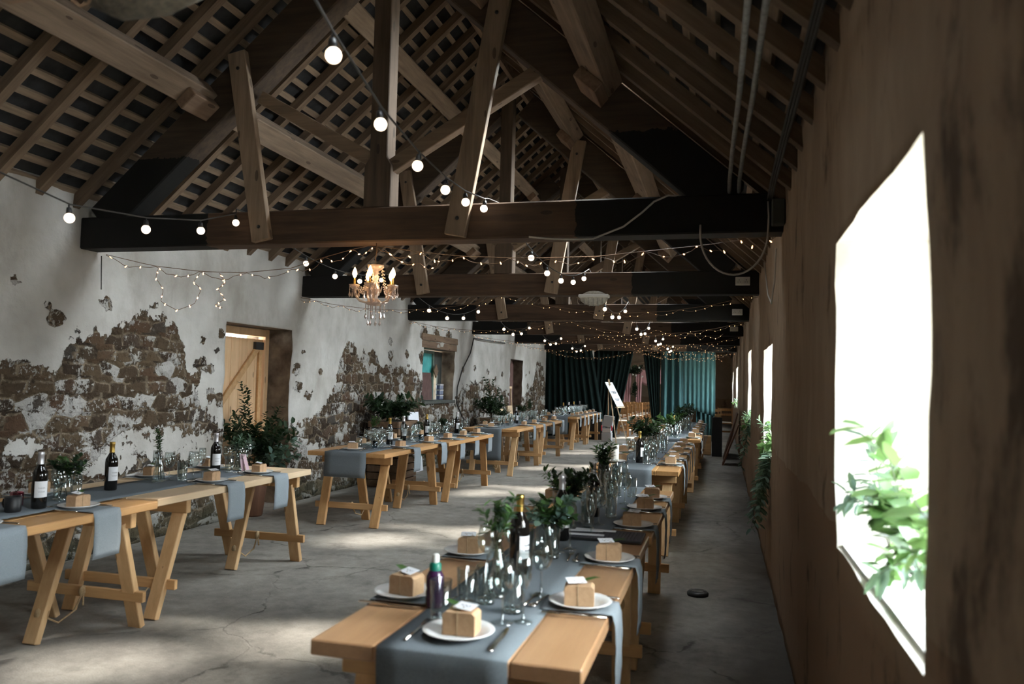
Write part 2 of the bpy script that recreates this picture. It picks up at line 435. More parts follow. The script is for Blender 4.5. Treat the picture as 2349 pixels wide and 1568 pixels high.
def concrete():
    m, nt, bs = newmat('worn_concrete_floor')
    v = coords(nt)
    a = noi(nt, v, 0.9, 6, 0.6)
    b = noi(nt, v, 7, 8, 0.72)
    sp = noi(nt, v, 90, 3, 0.7)
    c = ramp(nt, mth(nt, 'ADD', mth(nt, 'MULTIPLY', a, 0.55), mth(nt, 'MULTIPLY', b, 0.45)), [(0.34, (0.12, 0.108, 0.096)), (0.62, (0.36, 0.336, 0.3))])
    c = mixc(nt, mth(nt, 'MULTIPLY', sp, 0.5), c, (0.14, 0.13, 0.115))
    # cracks
    nv = N(nt, 'ShaderNodeTexNoise'); nv.inputs['Scale'].default_value = 2.2; nv.inputs['Detail'].default_value = 5
    nt.links.new(v, nv.inputs['Vector'])
    wob = N(nt, 'ShaderNodeVectorMath', operation='MULTIPLY_ADD')
    nt.links.new(nv.outputs['Color'], wob.inputs[0]); wob.inputs[1].default_value = (0.5, 0.5, 0)
    nt.links.new(v, wob.inputs[2])
    ve = N(nt, 'ShaderNodeTexVoronoi', feature='DISTANCE_TO_EDGE'); ve.inputs['Scale'].default_value = 0.62
    nt.links.new(wob.outputs[0], ve.inputs['Vector'])
    cr = ramp(nt, mth(nt, 'ADD', ve.outputs['Distance'], mth(nt, 'MULTIPLY', mth(nt, 'SUBTRACT', b, 0.42), 0.05)), [(0.004, (1, 1, 1)), (0.012, (0, 0, 0))])
    # dirt patches
    d = noi(nt, v, 2.6, 7, 0.7)
    dirt = ramp(nt, d, [(0.57, (0, 0, 0)), (0.7, (1, 1, 1))])
    c = mixc(nt, mth(nt, 'MULTIPLY', dirt, 0.6), c, (0.06, 0.05, 0.042))
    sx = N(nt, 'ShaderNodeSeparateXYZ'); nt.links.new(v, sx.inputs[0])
    strip = ramp(nt, mth(nt, 'ADD', sx.outputs[0], mth(nt, 'MULTIPLY', mth(nt, 'SUBTRACT', noi(nt, v, 1.8, 6), 0.5), 0.9)), [(0.0, (0, 0, 0)), (0.25, (1, 1, 1))])  # band along the right wall: grime plus shade painted into the colour
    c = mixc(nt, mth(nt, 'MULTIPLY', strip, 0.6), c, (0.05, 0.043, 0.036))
    c = mixc(nt, mth(nt, 'MULTIPLY', cr, mth(nt, 'MULTIPLY', ramp(nt, noi(nt, v, 1.4, 3), [(0.42, (0, 0, 0)), (0.62, (1, 1, 1))]), 0.75)), c, (0.03, 0.025, 0.02))
    nt.links.new(c, bs.inputs['Base Color'])
    bs.inputs['Roughness'].default_value = 0.8
    bs.inputs['Specular IOR Level'].default_value = 0.3
    bump(nt, bs, mth(nt, 'SUBTRACT', mth(nt, 'ADD', b, mth(nt, 'MULTIPLY', sp, 0.5)), cr), 0.45, 0.012)
    return m
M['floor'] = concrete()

# ------------------------------------------------------------------ mesh helpers
class MB:
    def __init__(s):
        s.v = []; s.f = []; s.m = []; s.sm = []
    def add(s, vs_, fs_, mi=0, smooth=False):
        k = len(s.v)
        s.v += [tuple(q) for q in vs_]
        for f in fs_:
            s.f.append([i + k for i in f]); s.m.append(mi); s.sm.append(smooth)
        return s
    def box(s, c, size, rot=None, mi=0):
        hx, hy, hz = (q / 2 for q in size)
        vs_ = [Vector((x, y, z)) for x in (-hx, hx) for y in (-hy, hy) for z in (-hz, hz)]
        if rot is not None: vs_ = [rot @ q for q in vs_]
        c = Vector(c)
        return s.add([q + c for q in vs_], [(0, 1, 3, 2), (4, 6, 7, 5), (0, 4, 5, 1), (2, 3, 7, 6), (0, 2, 6, 4), (1, 5, 7, 3)], mi)
    def bx(s, x0, x1, y0, y1, z0, z1, mi=0):
        return s.box(((x0 + x1) / 2, (y0 + y1) / 2, (z0 + z1) / 2), (x1 - x0, y1 - y0, z1 - z0), None, mi)
    def beam(s, p0, p1, wd, ht, up_=(0, 0, 1), mi=0):
        p0, p1 = Vector(p0), Vector(p1)
        d = (p1 - p0); L = d.length; d.normalize()
        u = Vector(up_); sd = d.cross(u).normalized(); u = sd.cross(d)
        R = Matrix((d, sd, u)).transposed()
        return s.box((p0 + p1) / 2, (L, wd, ht), R, mi)
    def prism(s, poly, y0, y1, mi=0):
        n = len(poly)
        vs_ = [(x, y0, z) for x, z in poly] + [(x, y1, z) for x, z in poly]
        fs_ = [tuple(range(n)), tuple(range(2 * n - 1, n - 1, -1))] + [(i + n, (i + 1) % n + n, (i + 1) % n, i) for i in range(n)]
        return s.add(vs_, fs_, mi)
    def tube(s, pts, r, n=6, mi=0, cap=True, taper=None):
        pts = [Vector(p) for p in pts]
        rings = []
        prev = None
        for i, p in enumerate(pts):
            d = (pts[min(i + 1, len(pts) - 1)] - pts[max(i - 1, 0)])
            if d.length < 1e-9: d = Vector((0, 0, 1))
            d.normalize()
            if prev is None:
                a = Vector((0, 0, 1)) if abs(d.z) < 0.9 else Vector((1, 0, 0))
            else: a = prev
            a = (a - d * a.dot(d)).normalized(); prev = a
            b = d.cross(a)
            rr = r if taper is None else r + (taper - r) * i / max(1, len(pts) - 1)
            rings.append([p + (a * math.cos(2 * PI * k / n) + b * math.sin(2 * PI * k / n)) * rr for k in range(n)])
        fs_ = []
        for i in range(len(rings) - 1):
            for k in range(n):
                fs_.append((i * n + k, i * n + (k + 1) % n, (i + 1) * n + (k + 1) % n, (i + 1) * n + k))
        if cap:
            fs_.append(tuple(range(n - 1, -1, -1))); fs_.append(tuple((len(rings) - 1) * n + k for k in range(n)))
        return s.add([q for rg in rings for q in rg], fs_, mi, True)
    def lathe(s, prof, n=16, c=(0, 0, 0), mi=0, smooth=True, wob=0.0, lobes=0):
        c = Vector(c); vs_ = []; fs_ = []
        for r, z in prof:
            for k in range(n):
                a = 2 * PI * k / n
                rr = r * (1 + wob * math.cos(lobes * a)) if lobes else r
                vs_.append(c + Vector((rr * math.cos(a), rr * math.sin(a), z)))
        for i in range(len(prof) - 1):
            for k in range(n):
                fs_.append((i * n + k, i * n + (k + 1) % n, (i + 1) * n + (k + 1) % n, (i + 1) * n + k))
        return s.add(vs_, fs_, mi, smooth)
    def ell(s, c, r, n=10, m=6, mi=0):
        prof = [(max(1e-4, math.sin(PI * i / m)), -math.cos(PI * i / m)) for i in range(m + 1)]
        b = MB().lathe(prof, n)
        c = Vector(c)
        return s.add([c + Vector((q[0] * r[0], q[1] * r[1], q[2] * r[2])) for q in b.v], b.f, mi, True)
    def leaf(s, base, d, nrm, L, wd, mi=0):
        base, d, nrm = Vector(base), Vector(d).normalized(), Vector(nrm)
        sd = d.cross(nrm)
        if sd.length < 1e-4: sd = d.orthogonal()
        sd.normalize(); up_ = sd.cross(d)
        p = [base, base + d * L * .35 + sd * wd / 2 + up_ * L * .05, base + d * L * .75 + sd * wd * .36 + up_ * L * .03, base + d * L - up_ * L * .06,
             base + d * L * .75 - sd * wd * .36 + up_ * L * .03, base + d * L * .35 - sd * wd / 2 + up_ * L * .05, base + d * L * .4, base + d * L * .75 - up_ * L * 0.02]
        return s.add(p, [(0, 6, 1), (0, 5, 6), (6, 7, 2, 1), (6, 5, 4, 7), (7, 3, 2), (7, 4, 3)], mi, True)
    def build(s, name, mats, parent=None, bevel=0.0, loc=None):
        me = bpy.data.meshes.new(name)
        me.from_pydata(s.v, [], s.f)
        me.polygons.foreach_set('material_index', s.m)
        me.polygons.foreach_set('use_smooth', s.sm)
        for q in (mats if isinstance(mats, (list, tuple)) else [mats]):
            me.materials.append(M[q] if isinstance(q, str) else q)
        me.update()
        o = bpy.data.objects.new(name, me)
        col.objects.link(o)
        if parent is not None: o.parent = parent
        if loc is not None: o.location = loc
        if bevel:
            b = o.modifiers.new('edge', 'BEVEL'); b.width = bevel; b.segments = 1; b.limit_method = 'ANGLE'
        return o

def T(o, label, cat, group=None):
    o['label'] = label; o['category'] = cat
    if group: o['group'] = group
    return o
def S(o, label=None, cat=None):
    o['kind'] = 'structure'
    if label: o['label'] = label
    if cat: o['category'] = cat
    return o
def E(name, loc=(0, 0, 0), rz=0.0):
    o = bpy.data.objects.new(name, None)
    o.empty_display_size = 0.1
    o.location = loc; o.rotation_euler = (0, 0, rz)
    col.objects.link(o)
    return o
KIDS = {}
def kids(o):
    return [c for c in bpy.data.objects if c.parent == o] if o.name not in KIDS else KIDS[o.name]
def dup(o, loc, rz, label, cat=None, group=None, name=None):
    """a copy of a thing with copies of its parts and sub-parts"""
    r = o.copy(); col.objects.link(r)
    r.location = loc; r.rotation_euler = (0, 0, rz)
    r['label'] = label
    if group: r['group'] = group
    elif 'group' in r: del r['group']
    if o.name not in KIDS:
        KIDS[o.name] = [c for c in bpy.data.objects if c.parent == o]
        for c in KIDS[o.name]: KIDS[c.name] = [g for g in bpy.data.objects if g.parent == c]
    for ch in KIDS[o.name]:
        c = ch.copy(); col.objects.link(c); c.parent = r
        for g in KIDS[ch.name]:
            h = g.copy(); col.objects.link(h); h.parent = c
    return r
class Proto:
    """the first place() moves the thing itself, later ones copy it"""
    def __init__(s, o): s.o = o; s.used = False
    def place(s, loc, rz, label, group=None):
        if not s.used:
            s.used = True
            s.o.location = loc; s.o.rotation_euler = (0, 0, rz); s.o['label'] = label
            if group: s.o['group'] = group
            return s.o
        return dup(s.o, loc, rz, label, None, group)

def breaks(a, b, step, extra=()):
    n = max(1, round((b - a) / step))
    q = sorted(set([round(a + (b - a) * i / n, 4) for i in range(n + 1)] + [round(e, 4) for e in extra if a < e < b]))
    out = [q[0]]
    ex = set(round(e, 4) for e in extra)
    for v in q[1:]:
        if v - out[-1] < step * 0.35:
            if v in ex or v == q[-1]:
                if out[-1] in ex: out.append(v)
                else: out[-1] = v
            continue
        out.append(v)
    return out

def holed_panel(us, vs_, holes, inner, outer, rv=0):
    """a slab between two surfaces with rectangular openings cut through it"""
    b = MB(); nu, nv = len(us), len(vs_)
    for f in (inner, outer):
        for u in us:
            for v in vs_: b.v.append(f(u, v))
    K = nu * nv
    def solid(i, j):
        if not (0 <= i < nu - 1 and 0 <= j < nv - 1): return False
        u, v = (us[i] + us[i + 1]) / 2, (vs_[j] + vs_[j + 1]) / 2
        return not any(a < u < c and d < v < e for a, c, d, e in holes)
    def F(f, sm=False, mi=0):
        b.f.append(list(f)); b.m.append(mi); b.sm.append(sm)
    for i in range(nu - 1):
        for j in range(nv - 1):
            if not solid(i, j): continue
            a, c, d, e = i * nv + j, (i + 1) * nv + j, (i + 1) * nv + j + 1, i * nv + j + 1
            F((a, c, d, e), True); F((e + K, d + K, c + K, a + K))
            if not solid(i - 1, j): F((a, e, e + K, a + K), False, rv)
            if not solid(i + 1, j): F((c, c + K, d + K, d), False, rv)
            if not solid(i, j - 1): F((a, a + K, c + K, c), False, rv)
            if not solid(i, j + 1): F((e, d, d + K, e + K), False, rv)
    return b

def lerp_table(tab, x):
    if x <= tab[0][0]: return tab[0][1]
    for (a, b), (c, d) in zip(tab, tab[1:]):
        if x <= c: return b + (d - b) * (x - a) / (c - a)
    return tab[-1][1]

# ------------------------------------------------------------------ the setting
# floor
b = MB().bx(XL - 0.6, XR + 0.6, Y0 - 0.3, Y1 + 0.3, -0.2, 0.0)
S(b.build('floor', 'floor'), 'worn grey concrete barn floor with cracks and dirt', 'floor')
b = MB().bx(-60, 60, -40, 80, -0.4, -0.22)
S(b.build('ground', 'grass'), 'pale gravel yard outside the barn', 'ground')

# left wall, whitewashed rubble
TOPB = [(-2, 1.3), (3.5, 1.42), (4.6, 1.5), (5.1, 1.46), (5.25, 1.72), (5.6, 1.8), (5.85, 1.92), (6.1, 2.0), (6.5, 1.95), (6.65, 1.62), (6.8, 1.32), (7.0, 1.1), (7.33, 0.95),
        (8.65, 0.9), (8.95, 0.85), (9.4, 1.02), (9.7, 1.35), (9.9, 1.78), (10.2, 2.0), (10.5, 1.75), (10.9, 1.95), (11.2, 1.68), (12.4, 1.67), (12.9, 1.5),
        (13.7, 1.12), (14.8, 1.12), (15.2, 1.32), (16.4, 1.5), (17.4, 1.45), (18.5, 1.25), (20.3, 1.1), (21.4, 1.4), (21.9, 2.1), (22.6, 2.0), (23.0, 1.3), (26, 1.2), (36, 1.2)]
CHIPS = [(5.0, 2.02, .05), (5.1, 1.93, .07), (4.72, 2.18, .05), (6.9, 1.62, .08), (7.1, 1.58, .06), (7.2, 1.75, .06), (6.95, 1.86, .05), (7.25, 1.95, .06), (7.1, 1.3, .09), (6.85, 1.45, .07),
         (7.25, 1.28, .08), (6.2, 2.13, .06), (5.6, 2.1, .07), (8.75, 1.62, .09), (8.8, 1.4, .09), (8.9, 1.85, .05), (9.1, 1.3, .1), (11.6, 2.1, .09), (11.62, 1.9, .1), (12.3, 1.95, .07),
         (15.3, 1.75, .08), (16.0, 1.8, .08), (17.0, 1.75, .09), (17.6, 1.6, .08), (18.2, 1.7, .08), (20.6, 1.7, .07), (20.9, 1.45, .1), (21.0, 1.8, .06), (9.35, 1.6, .05), (13.0, 2.35, .16), (13.6, 2.36, .16), (14.3, 2.33, .16), (12.93, 1.9, .12)]
WHITE = [(6.3, .88, 1.0, .22), (7.0, .75, .5, .3), (5.7, .72, .5, .14), (9.3, .55, .4, .2), (3.6, .9, .5, .15), (4.9, .95, .35, .12), (12.0, .8, .4, .2), (14.9, .9, .35, .25), (16.8, .7, .5, .2)]
HL = [(WINL[0], WINL[1], WINL[2], WINL[3]), DOORL] + NICHE
ex_u = [q for h in HL for q in h[:2]]; ex_v = [q for h in HL for q in h[2:]]
us = breaks(Y0 - 0.3, 3.0, 0.15) + breaks(3.0, 16.0, 0.055, ex_u)[1:] + breaks(16.0, 26.0, 0.1, ex_u)[1:] + breaks(26.0, Y1 + 0.3, 0.4)[1:]
vl = breaks(0.0, zroof(XL) + 0.19, 0.055, ex_v)
def lump(y, z, k=0.02):
    n = noise.fractal(Vector((3.1, y * 1.6, z * 2.2)), 0.8, 2.0, 4)
    return k * n
def inL(y, z):
    return (XL + lump(y, z, 0.022) + 0.05 * noise.noise(Vector((7, y * 0.35, z * 0.5))), y, z)
def outL(y, z): return (XL - 0.62, y, min(z, zroof(XL - 0.62) + 0.175))
b = holed_panel(us, vl, HL, inL, outL, 1)
wl = S(b.build('wall_left', ['wall_left', 'reveal_stone']), 'whitewashed rubble stone wall with peeling plaster', 'wall')
at = wl.data.attributes.new('bare', 'FLOAT', 'POINT')
vals = []
for x, y, z in b.v:
    if x < XL - 0.3:
        vals.append(0.45); continue
    t = lerp_table(TOPB, y)
    q = 0.5 + (t + 0.06 - z) / 0.36
    q = max(-0.35, min(1.3, q))
    for cy_, cz, cr in CHIPS:
        dd = math.hypot((y - cy_) * 0.75, z - cz)
        if dd < cr * 2: q = max(q, 0.95 - dd / cr * 0.55)
    for cy_, cz, a_, b_ in WHITE:
        dd = ((y - cy_) / a_) ** 2 + ((z - cz) / b_) ** 2
        if dd < 1: q = min(q, 0.3 + 0.6 * dd)
    vals.append(q)
at.data.foreach_set('value', vals)

# right wall
ex_u = [q for h in WINR for q in h[:2]]; ex_v = [q for h in WINR for q in h[2:]]
us = breaks(Y0 - 0.3, 14.0, 0.08, ex_u) + breaks(14.0, Y1 + 0.3, 0.3, ex_u)[1:]
vl = breaks(0.0, zroof(XR) + 0.19, 0.08, ex_v)
def inR(y, z): return (XR - lump(y + 40, z, 0.012), y, z)
def outR(y, z):
    # the openings splay outwards a little
    for a, c, d, e in WINR:
        if abs(y - a) < 1e-3 and d - 1e-3 <= z <= e + 1e-3: return (XR + 0.5, y + 0.06, z)
        if abs(y - c) < 1e-3 and d - 1e-3 <= z <= e + 1e-3: return (XR + 0.5, y - 0.06, z)
    return (XR + 0.5, y, min(z, zroof(XR + 0.5) + 0.175))
b = holed_panel(us, vl, WINR, inR, outR, 1)
S(b.build('wall_right', ['wall_right', 'reveal_white']), 'tan limewashed wall with dark weathered streaks', 'wall')

# gables
for nm, y0, y1, mt, lb in (('wall_front', Y0 - 0.4, Y0, 'wall_right', 'gable wall behind the camera'), ('wall_back', Y1, Y1 + 0.4, 'wall_right', 'dim stone gable wall at the far end')):
    b = MB().prism([(XL - 0.6, 0), (XR + 0.5, 0), (XR + 0.5, zroof(XR + .5) + .195), (XC, ZR + 0.195), (XL - 0.6, zroof(XL - .6) + .195)], y0, y1)
    S(b.build(nm, mt), lb, 'wall')

# roof slopes: slates, battens, rafters, purlins
RB = [2.45 + 0.4 * k for k in range(-9, 60)]
for side, nm in ((-1, 'ceiling'), (1, 'ceiling')):
    xe = XL - 0.75 if side < 0 else XR + 0.7
    def P(x, y, off):      # off = distance above the rafters' underside
        return (x + side * off * SL * NRM, y, zroof(x) + off * NRM)
    x_edge = abs(xe - XC)
    holes = [(ys - skw(ys), ys + skw(ys), SKX0 - XC, SKX1 - XC) for ys in SKYL] if side > 0 else []
    us = breaks(Y0 - 0.4, Y1 + 0.4, 1.0, [q for h in holes for q in h[:2]])
    vv = breaks(0.0, x_edge, 0.5, [q for h in holes for q in h[2:]])
    fi = lambda u, v: P(XC + side * v, u, 0.135)
    fo = lambda u, v: P(XC + side * v, u, 0.155)
    slates = S(holed_panel(us, vv, holes, fi, fo).build(nm, 'slate'), ('left' if side < 0 else 'right') + ' roof slope of dark slates on rafters and battens', 'roof')
    bt = MB()
    d = 0.1
    rows = 0
    while d < x_edge - 0.1:
        x = XC + side * d
        segs = [(Y0 - 0.35, Y1 + 0.35)]
        if side > 0 and SKX0 - 0.03 < x < SKX1 + 0.03:
            segs = []; a = Y0 - 0.35
            for ys in SKYL:
                segs.append((a, ys - skw(ys))); a = ys + skw(ys)
            segs.append((a, Y1 + 0.35))
        for a, c in segs:
            while c - a > 0.3:
                e = min(c, a + 5.2)
                j = random.uniform(-0.006, 0.006)
                q0, q1 = P(x + j, a, 0.116), P(x - j, e, 0.116)
                bt.beam(q0, q1, 0.05, 0.034, (side * SL * NRM, 0, NRM))
                a = e + 0.004
        d += 0.122
    bt.build('battens', 'batten', slates)
    L = (x_edge - 0.02) / NRM
    if side < 0: L = (abs(XL - XC) + 0.12) / NRM
    else: L = (abs(XR - XC) + 0.12) / NRM
    rmesh = None
    for y in RB:
        if rmesh is None:
            rb = MB().bx(0.0, L, -0.034, 0.034, 0.022, 0.098)
            r = rb.build('rafter', 'rafter', slates); rmesh = r
        else:
            r = rmesh.copy(); col.objects.link(r)
        yy = y + random.uniform(-0.025, 0.025)
        if side > 0 and any(abs(y - q) < skw(q) + 0.03 for q in SKYL): yy = min([q + d_ for q in SKYL for d_ in (-skw(q) - 0.05, skw(q) + 0.05)], key=lambda q: abs(q - y))
        r.parent = slates
        ex = Vector((side * NRM, 0, -SL * NRM)); ez = Vector((side * SL * NRM, 0, NRM)); ey = ez.cross(ex)
        r.matrix_local = Matrix(((ex.x, ey.x, ez.x, XC), (ex.y, ey.y, ez.y, yy), (ex.z, ey.z, ez.z, ZR), (0, 0, 0, 1)))
    for px_, wd in ((-4.0, 0.2), (-3.03, 0.17)) if side < 0 else ((-0.76, 0.24), (-1.62, 0.2)):
        ends = [Y0] + [q for t in TY for q in (t, t + 0.2)] + [Y1]
        for k in range(0, len(ends), 2):
            pb = MB()
            a, c = ends[k], ends[k + 1]
            pb.beam(P(px_, a, -0.075), P(px_, c, -0.075), wd, 0.145, (side * SL * NRM, 0, NRM))
            pb.build('purlin', 'purlin', slates, 0.008)
            if c < Y1:     # cleat under the purlin's end
                MB().beam(P(px_ + 0.02 * side, c - 0.3, -0.19), P(px_ + 0.02 * side, c, -0.19), wd * 0.8, 0.085, (side * SL * NRM, 0, NRM)).build('purlin_cleat', 'oldwood', slates, 0.006)
MB().bx(XC - 0.025, XC + 0.025, Y0, Y1, ZR - 0.06, ZR + 0.12).build('ridge_board', 'oldwood', slates)
MB().prism([(XC - 0.22, ZR + 0.035), (XC, ZR + 0.23), (XC + 0.22, ZR + 0.035), (XC + 0.22, ZR + 0.06), (XC, ZR + 0.26), (XC - 0.22, ZR + 0.06)], Y0 - 0.4, Y1 + 0.4).build('ridge_cap', 'slate', slates)
for ys in SKYL:
    g = MB()
    x0, x1 = SKX0, SKX1
    pts = [P(x0 - .03, ys - skw(ys) - .03, 0.16), P(x1 + .03, ys - skw(ys) - .03, 0.16), P(x1 + .03, ys + skw(ys) + .03, 0.16), P(x0 - .03, ys + skw(ys) + .03, 0.16)]
    g.add(pts, [(0, 1, 2, 3)])
    g.build('skylight_pane', 'pane', slates)

# trusses
def truss(y, i):
    nth = ['first', 'second', 'third', 'fourth', 'fifth', 'sixth'][i]
    t = T(E('roof_truss', (0, y, 0)), f'{nth} dark timber king post roof truss from the camera', 'roof truss')
    if i == 0: t['label'] = 'nearest dark timber roof truss, chandelier hanging under its tie beam'
    jz = random.uniform(-0.02, 0.02) if i else 0
    MB().bx(XL - 0.02, XR + 0.02, 0, 0.2, 2.51, 2.765).build('tie_beam', 'beam', t, 0.01)
    for s in (-1, 1):
        n = Vector((s * SL * NRM, 0, NRM))
        a = Vector((XC + s * 2.36, 0.1, 4.70 - SL * 2.36)) + n * 0.15
        c = Vector((XC, 0.1, 4.70)) + n * 0.15
        c = c - (c - a).normalized() * 0.13
        MB().beam(a, c, 0.19, 0.3, n).build('principal_rafter', 'principal', t, 0.01)
    MB().prism([(-2.575, 2.765), (-2.36, 2.765), (-2.36, 3.08), (-2.395, 3.14), (-2.395, 4.95), (-2.535, 4.95), (-2.535, 3.14), (-2.575, 3.08)], 0.02, 0.17).build('king_post', 'post', t, 0.006)
    jj = 0.0 if i == 0 else random.uniform(-0.06, 0.06)
    for s, p0, p1 in ((-1, (-3.65, 4.0), (-3.37, 2.53)), (1, (-1.535, 4.26), (-1.835, 2.53))):
        for yy in (-0.03,):
            pk = MB().beam((p0[0] + jj, yy, p0[1]), (p1[0] + jj, yy, p1[1]), 0.055, 0.152, (1, 0, 0)).build('side_plank', 'plank', t, 0.004)
            if yy < 0:
                for f in (0.09, 0.93):
                    q = Vector((p0[0] + jj, yy - 0.033, p0[1])).lerp(Vector((p1[0] + jj, yy - 0.033, p1[1])), f)
                    MB().tube([q, q + Vector((0, 0.03, 0))], 0.014, 8).build('bolt', 'black', pk)
    MB().beam((-3.5, 0.1, 3.68), (-2.53, 0.1, 3.13), 0.09, 0.1, (0, 0, 1)).build('strut', 'strut', t, 0.005)
    MB().beam((-2.4, 0.1, 3.07), (-1.27, 0.1, 3.72), 0.09, 0.1, (0, 0, 1)).build('strut', 'strut', t, 0.005)
for i, y in enumerate(TY): truss(y, i)

# left door in its recess
dr = S(E('door_1', (XL - 0.35, 7.33, 0)), 'pale pine plank door in the deep recess of the left wall', 'door')
W_ = 1.3
fr = MB()
fr.bx(-0.05, 0.05, 0.0, 0.08, 0, 2.08).bx(-0.05, 0.05, W_ - 0.09, W_ - 0.005, 0, 2.08).bx(-0.05, 0.05, 0.08, W_ - 0.09, 1.99, 2.075)
fr.build('door_frame', 'doorwood', dr, 0.004)
lf = MB()
for k in range(7):
    y0 = 0.085 + k * (W_ - 0.18) / 7
    lf.bx(-0.02, 0.02, y0 + 0.003, y0 + (W_ - 0.18) / 7 - 0.003, 0.02, 1.955)
lf.build('door_leaf', 'doorwood', dr, 0.003)
MB().beam((0.035, 0.12, 0.95), (0.035, 1.08, 1.86), 0.03, 0.075, (0, 0, 1)).build('brace', 'rail', dr, 0.003)
MB().beam((0.035, 1.12, 0.3), (0.035, 1.12, 1.86), 0.03, 0.06, (0, 1, 0)).build('stile', 'rail', dr, 0.003)
MB().bx(0.02, 0.06, 1.0, 1.16, 1.83, 1.92).build('latch', 'black', dr)

# window in the left wall
wn = S(E('window_1', (XL, 13.0, 1.15)), 'small left wall window part covered by boards and a turquoise sheet', 'window')
WH, WW = 0.97, 1.7
MB().bx(-0.05, 0.03, -0.12, WW + 0.1, WH + 0.1, WH + 0.22).build('lintel', 'oldwood', wn, 0.01)
MB().bx(-0.5, 0.02, -0.1, WW + 0.08, WH - 0.03, WH + 0.095).build('lintel', 'oldwood', wn, 0.01)
MB().bx(-0.45, 0.05, 0.02, WW - 0.02, -0.05, 0.004).build('window_sill', 'greyboard', wn, 0.01)
f = MB().bx(-0.31, -0.25, 0.0, 0.06, 0, WH - .04).bx(-0.31, -0.25, 1.19, 1.25, 0, WH - .04).bx(-0.31, -0.25, 0.06, 1.19, 0, 0.05).bx(-0.31, -0.25, 0.06, 1.19, WH - 0.1, WH - .04)
f.build('window_frame', 'greenpaint', wn, 0.004)
MB().bx(-0.288, -0.282, 0.06, 1.19, 0.44, WH - 0.1).build('turquoise_sheet', 'turq', wn)
MB().bx(-0.29, -0.275, 0.06, 1.19, 0.05, 0.44).build('green_panel', 'greenpaint', wn)
o = MB().prism([(0.5, 0), (1.04, 0.0), (0.93, 0.5), (0.5, 0.5)], -0.01, 0.01).build('maroon_board', 'maroon', wn, loc=(-0.2, 0, 0.012)); o.rotation_euler = (0, 0, PI / 2)
bd = MB().prism([(1.26, WH - .05), (1.69, WH - .05), (1.69, 0.0), (1.47, 0.0), (1.47, 0.5), (1.42, 0.53), (1.36, 0.62), (1.26, 0.6)], -0.012, 0.012)
o = bd.build('grey_board', 'greyboard', wn, loc=(-0.27, 0, 0)); o.rotation_euler = (0, 0, PI / 2)
o = MB().prism([(0.0, 0.13), (0.12, 0.0), (0.0, -0.13), (-0.12, 0.0)], -0.01, 0.01).build('diamond_board', 'oldwood', wn, loc=(-0.2, 1.22, 0.55)); o.rotation_euler = (0, 0, PI / 2)
MB().bx(-0.295, -0.29, 1.25, WW - 0.01, 0, WH - 0.04).build('pane', 'pane', wn)

# right wall windows: far outer frame and glass
for k, (a, c, z0, z1) in enumerate(WINR):
    wn = S(E(f'window_{k + 2}', (XR + 0.42, a, z0)), ['bright near window in the right wall', 'second window along the right wall', 'third window along the right wall', 'narrow far window in the right wall', 'last window along the right wall', 'added fill light window in the right wall beside the camera, unseen'][k], 'window')
    w_, h_ = c - a, z1 - z0
    f = MB().bx(-0.04, 0.04, 0.06, 0.13, 0, h_).bx(-0.04, 0.04, w_ - 0.13, w_ - 0.06, 0, h_).bx(-0.04, 0.04, 0.13, w_ - 0.13, h_ - 0.07, h_).bx(-0.04, 0.04, 0.13, w_ - 0.13, 0, 0.06)
    f.build('window_frame', 'pale', wn, 0.004)
    MB().bx(-0.003, 0.003, 0.1, w_ - 0.1, 0.03, h_ - 0.04).build('pane', 'pane', wn)
    MB().bx(-0.4, 0.02, 0.005, w_ - 0.005, 0.0, 0.012).build('window_sill', 'plate', wn)

# niches: dark planked backs
for k, (a, c, z0, z1) in enumerate(NICHE):
    o = MB().bx(XL - 0.3, XL - 0.25, a + 0.002, c - 0.002, z0, z1).build(f'door_{k + 2}', 'maroon')
    S(o, ['dark blocked doorway far along the left wall', 'farthest dark doorway in the left wall'][k], 'door')

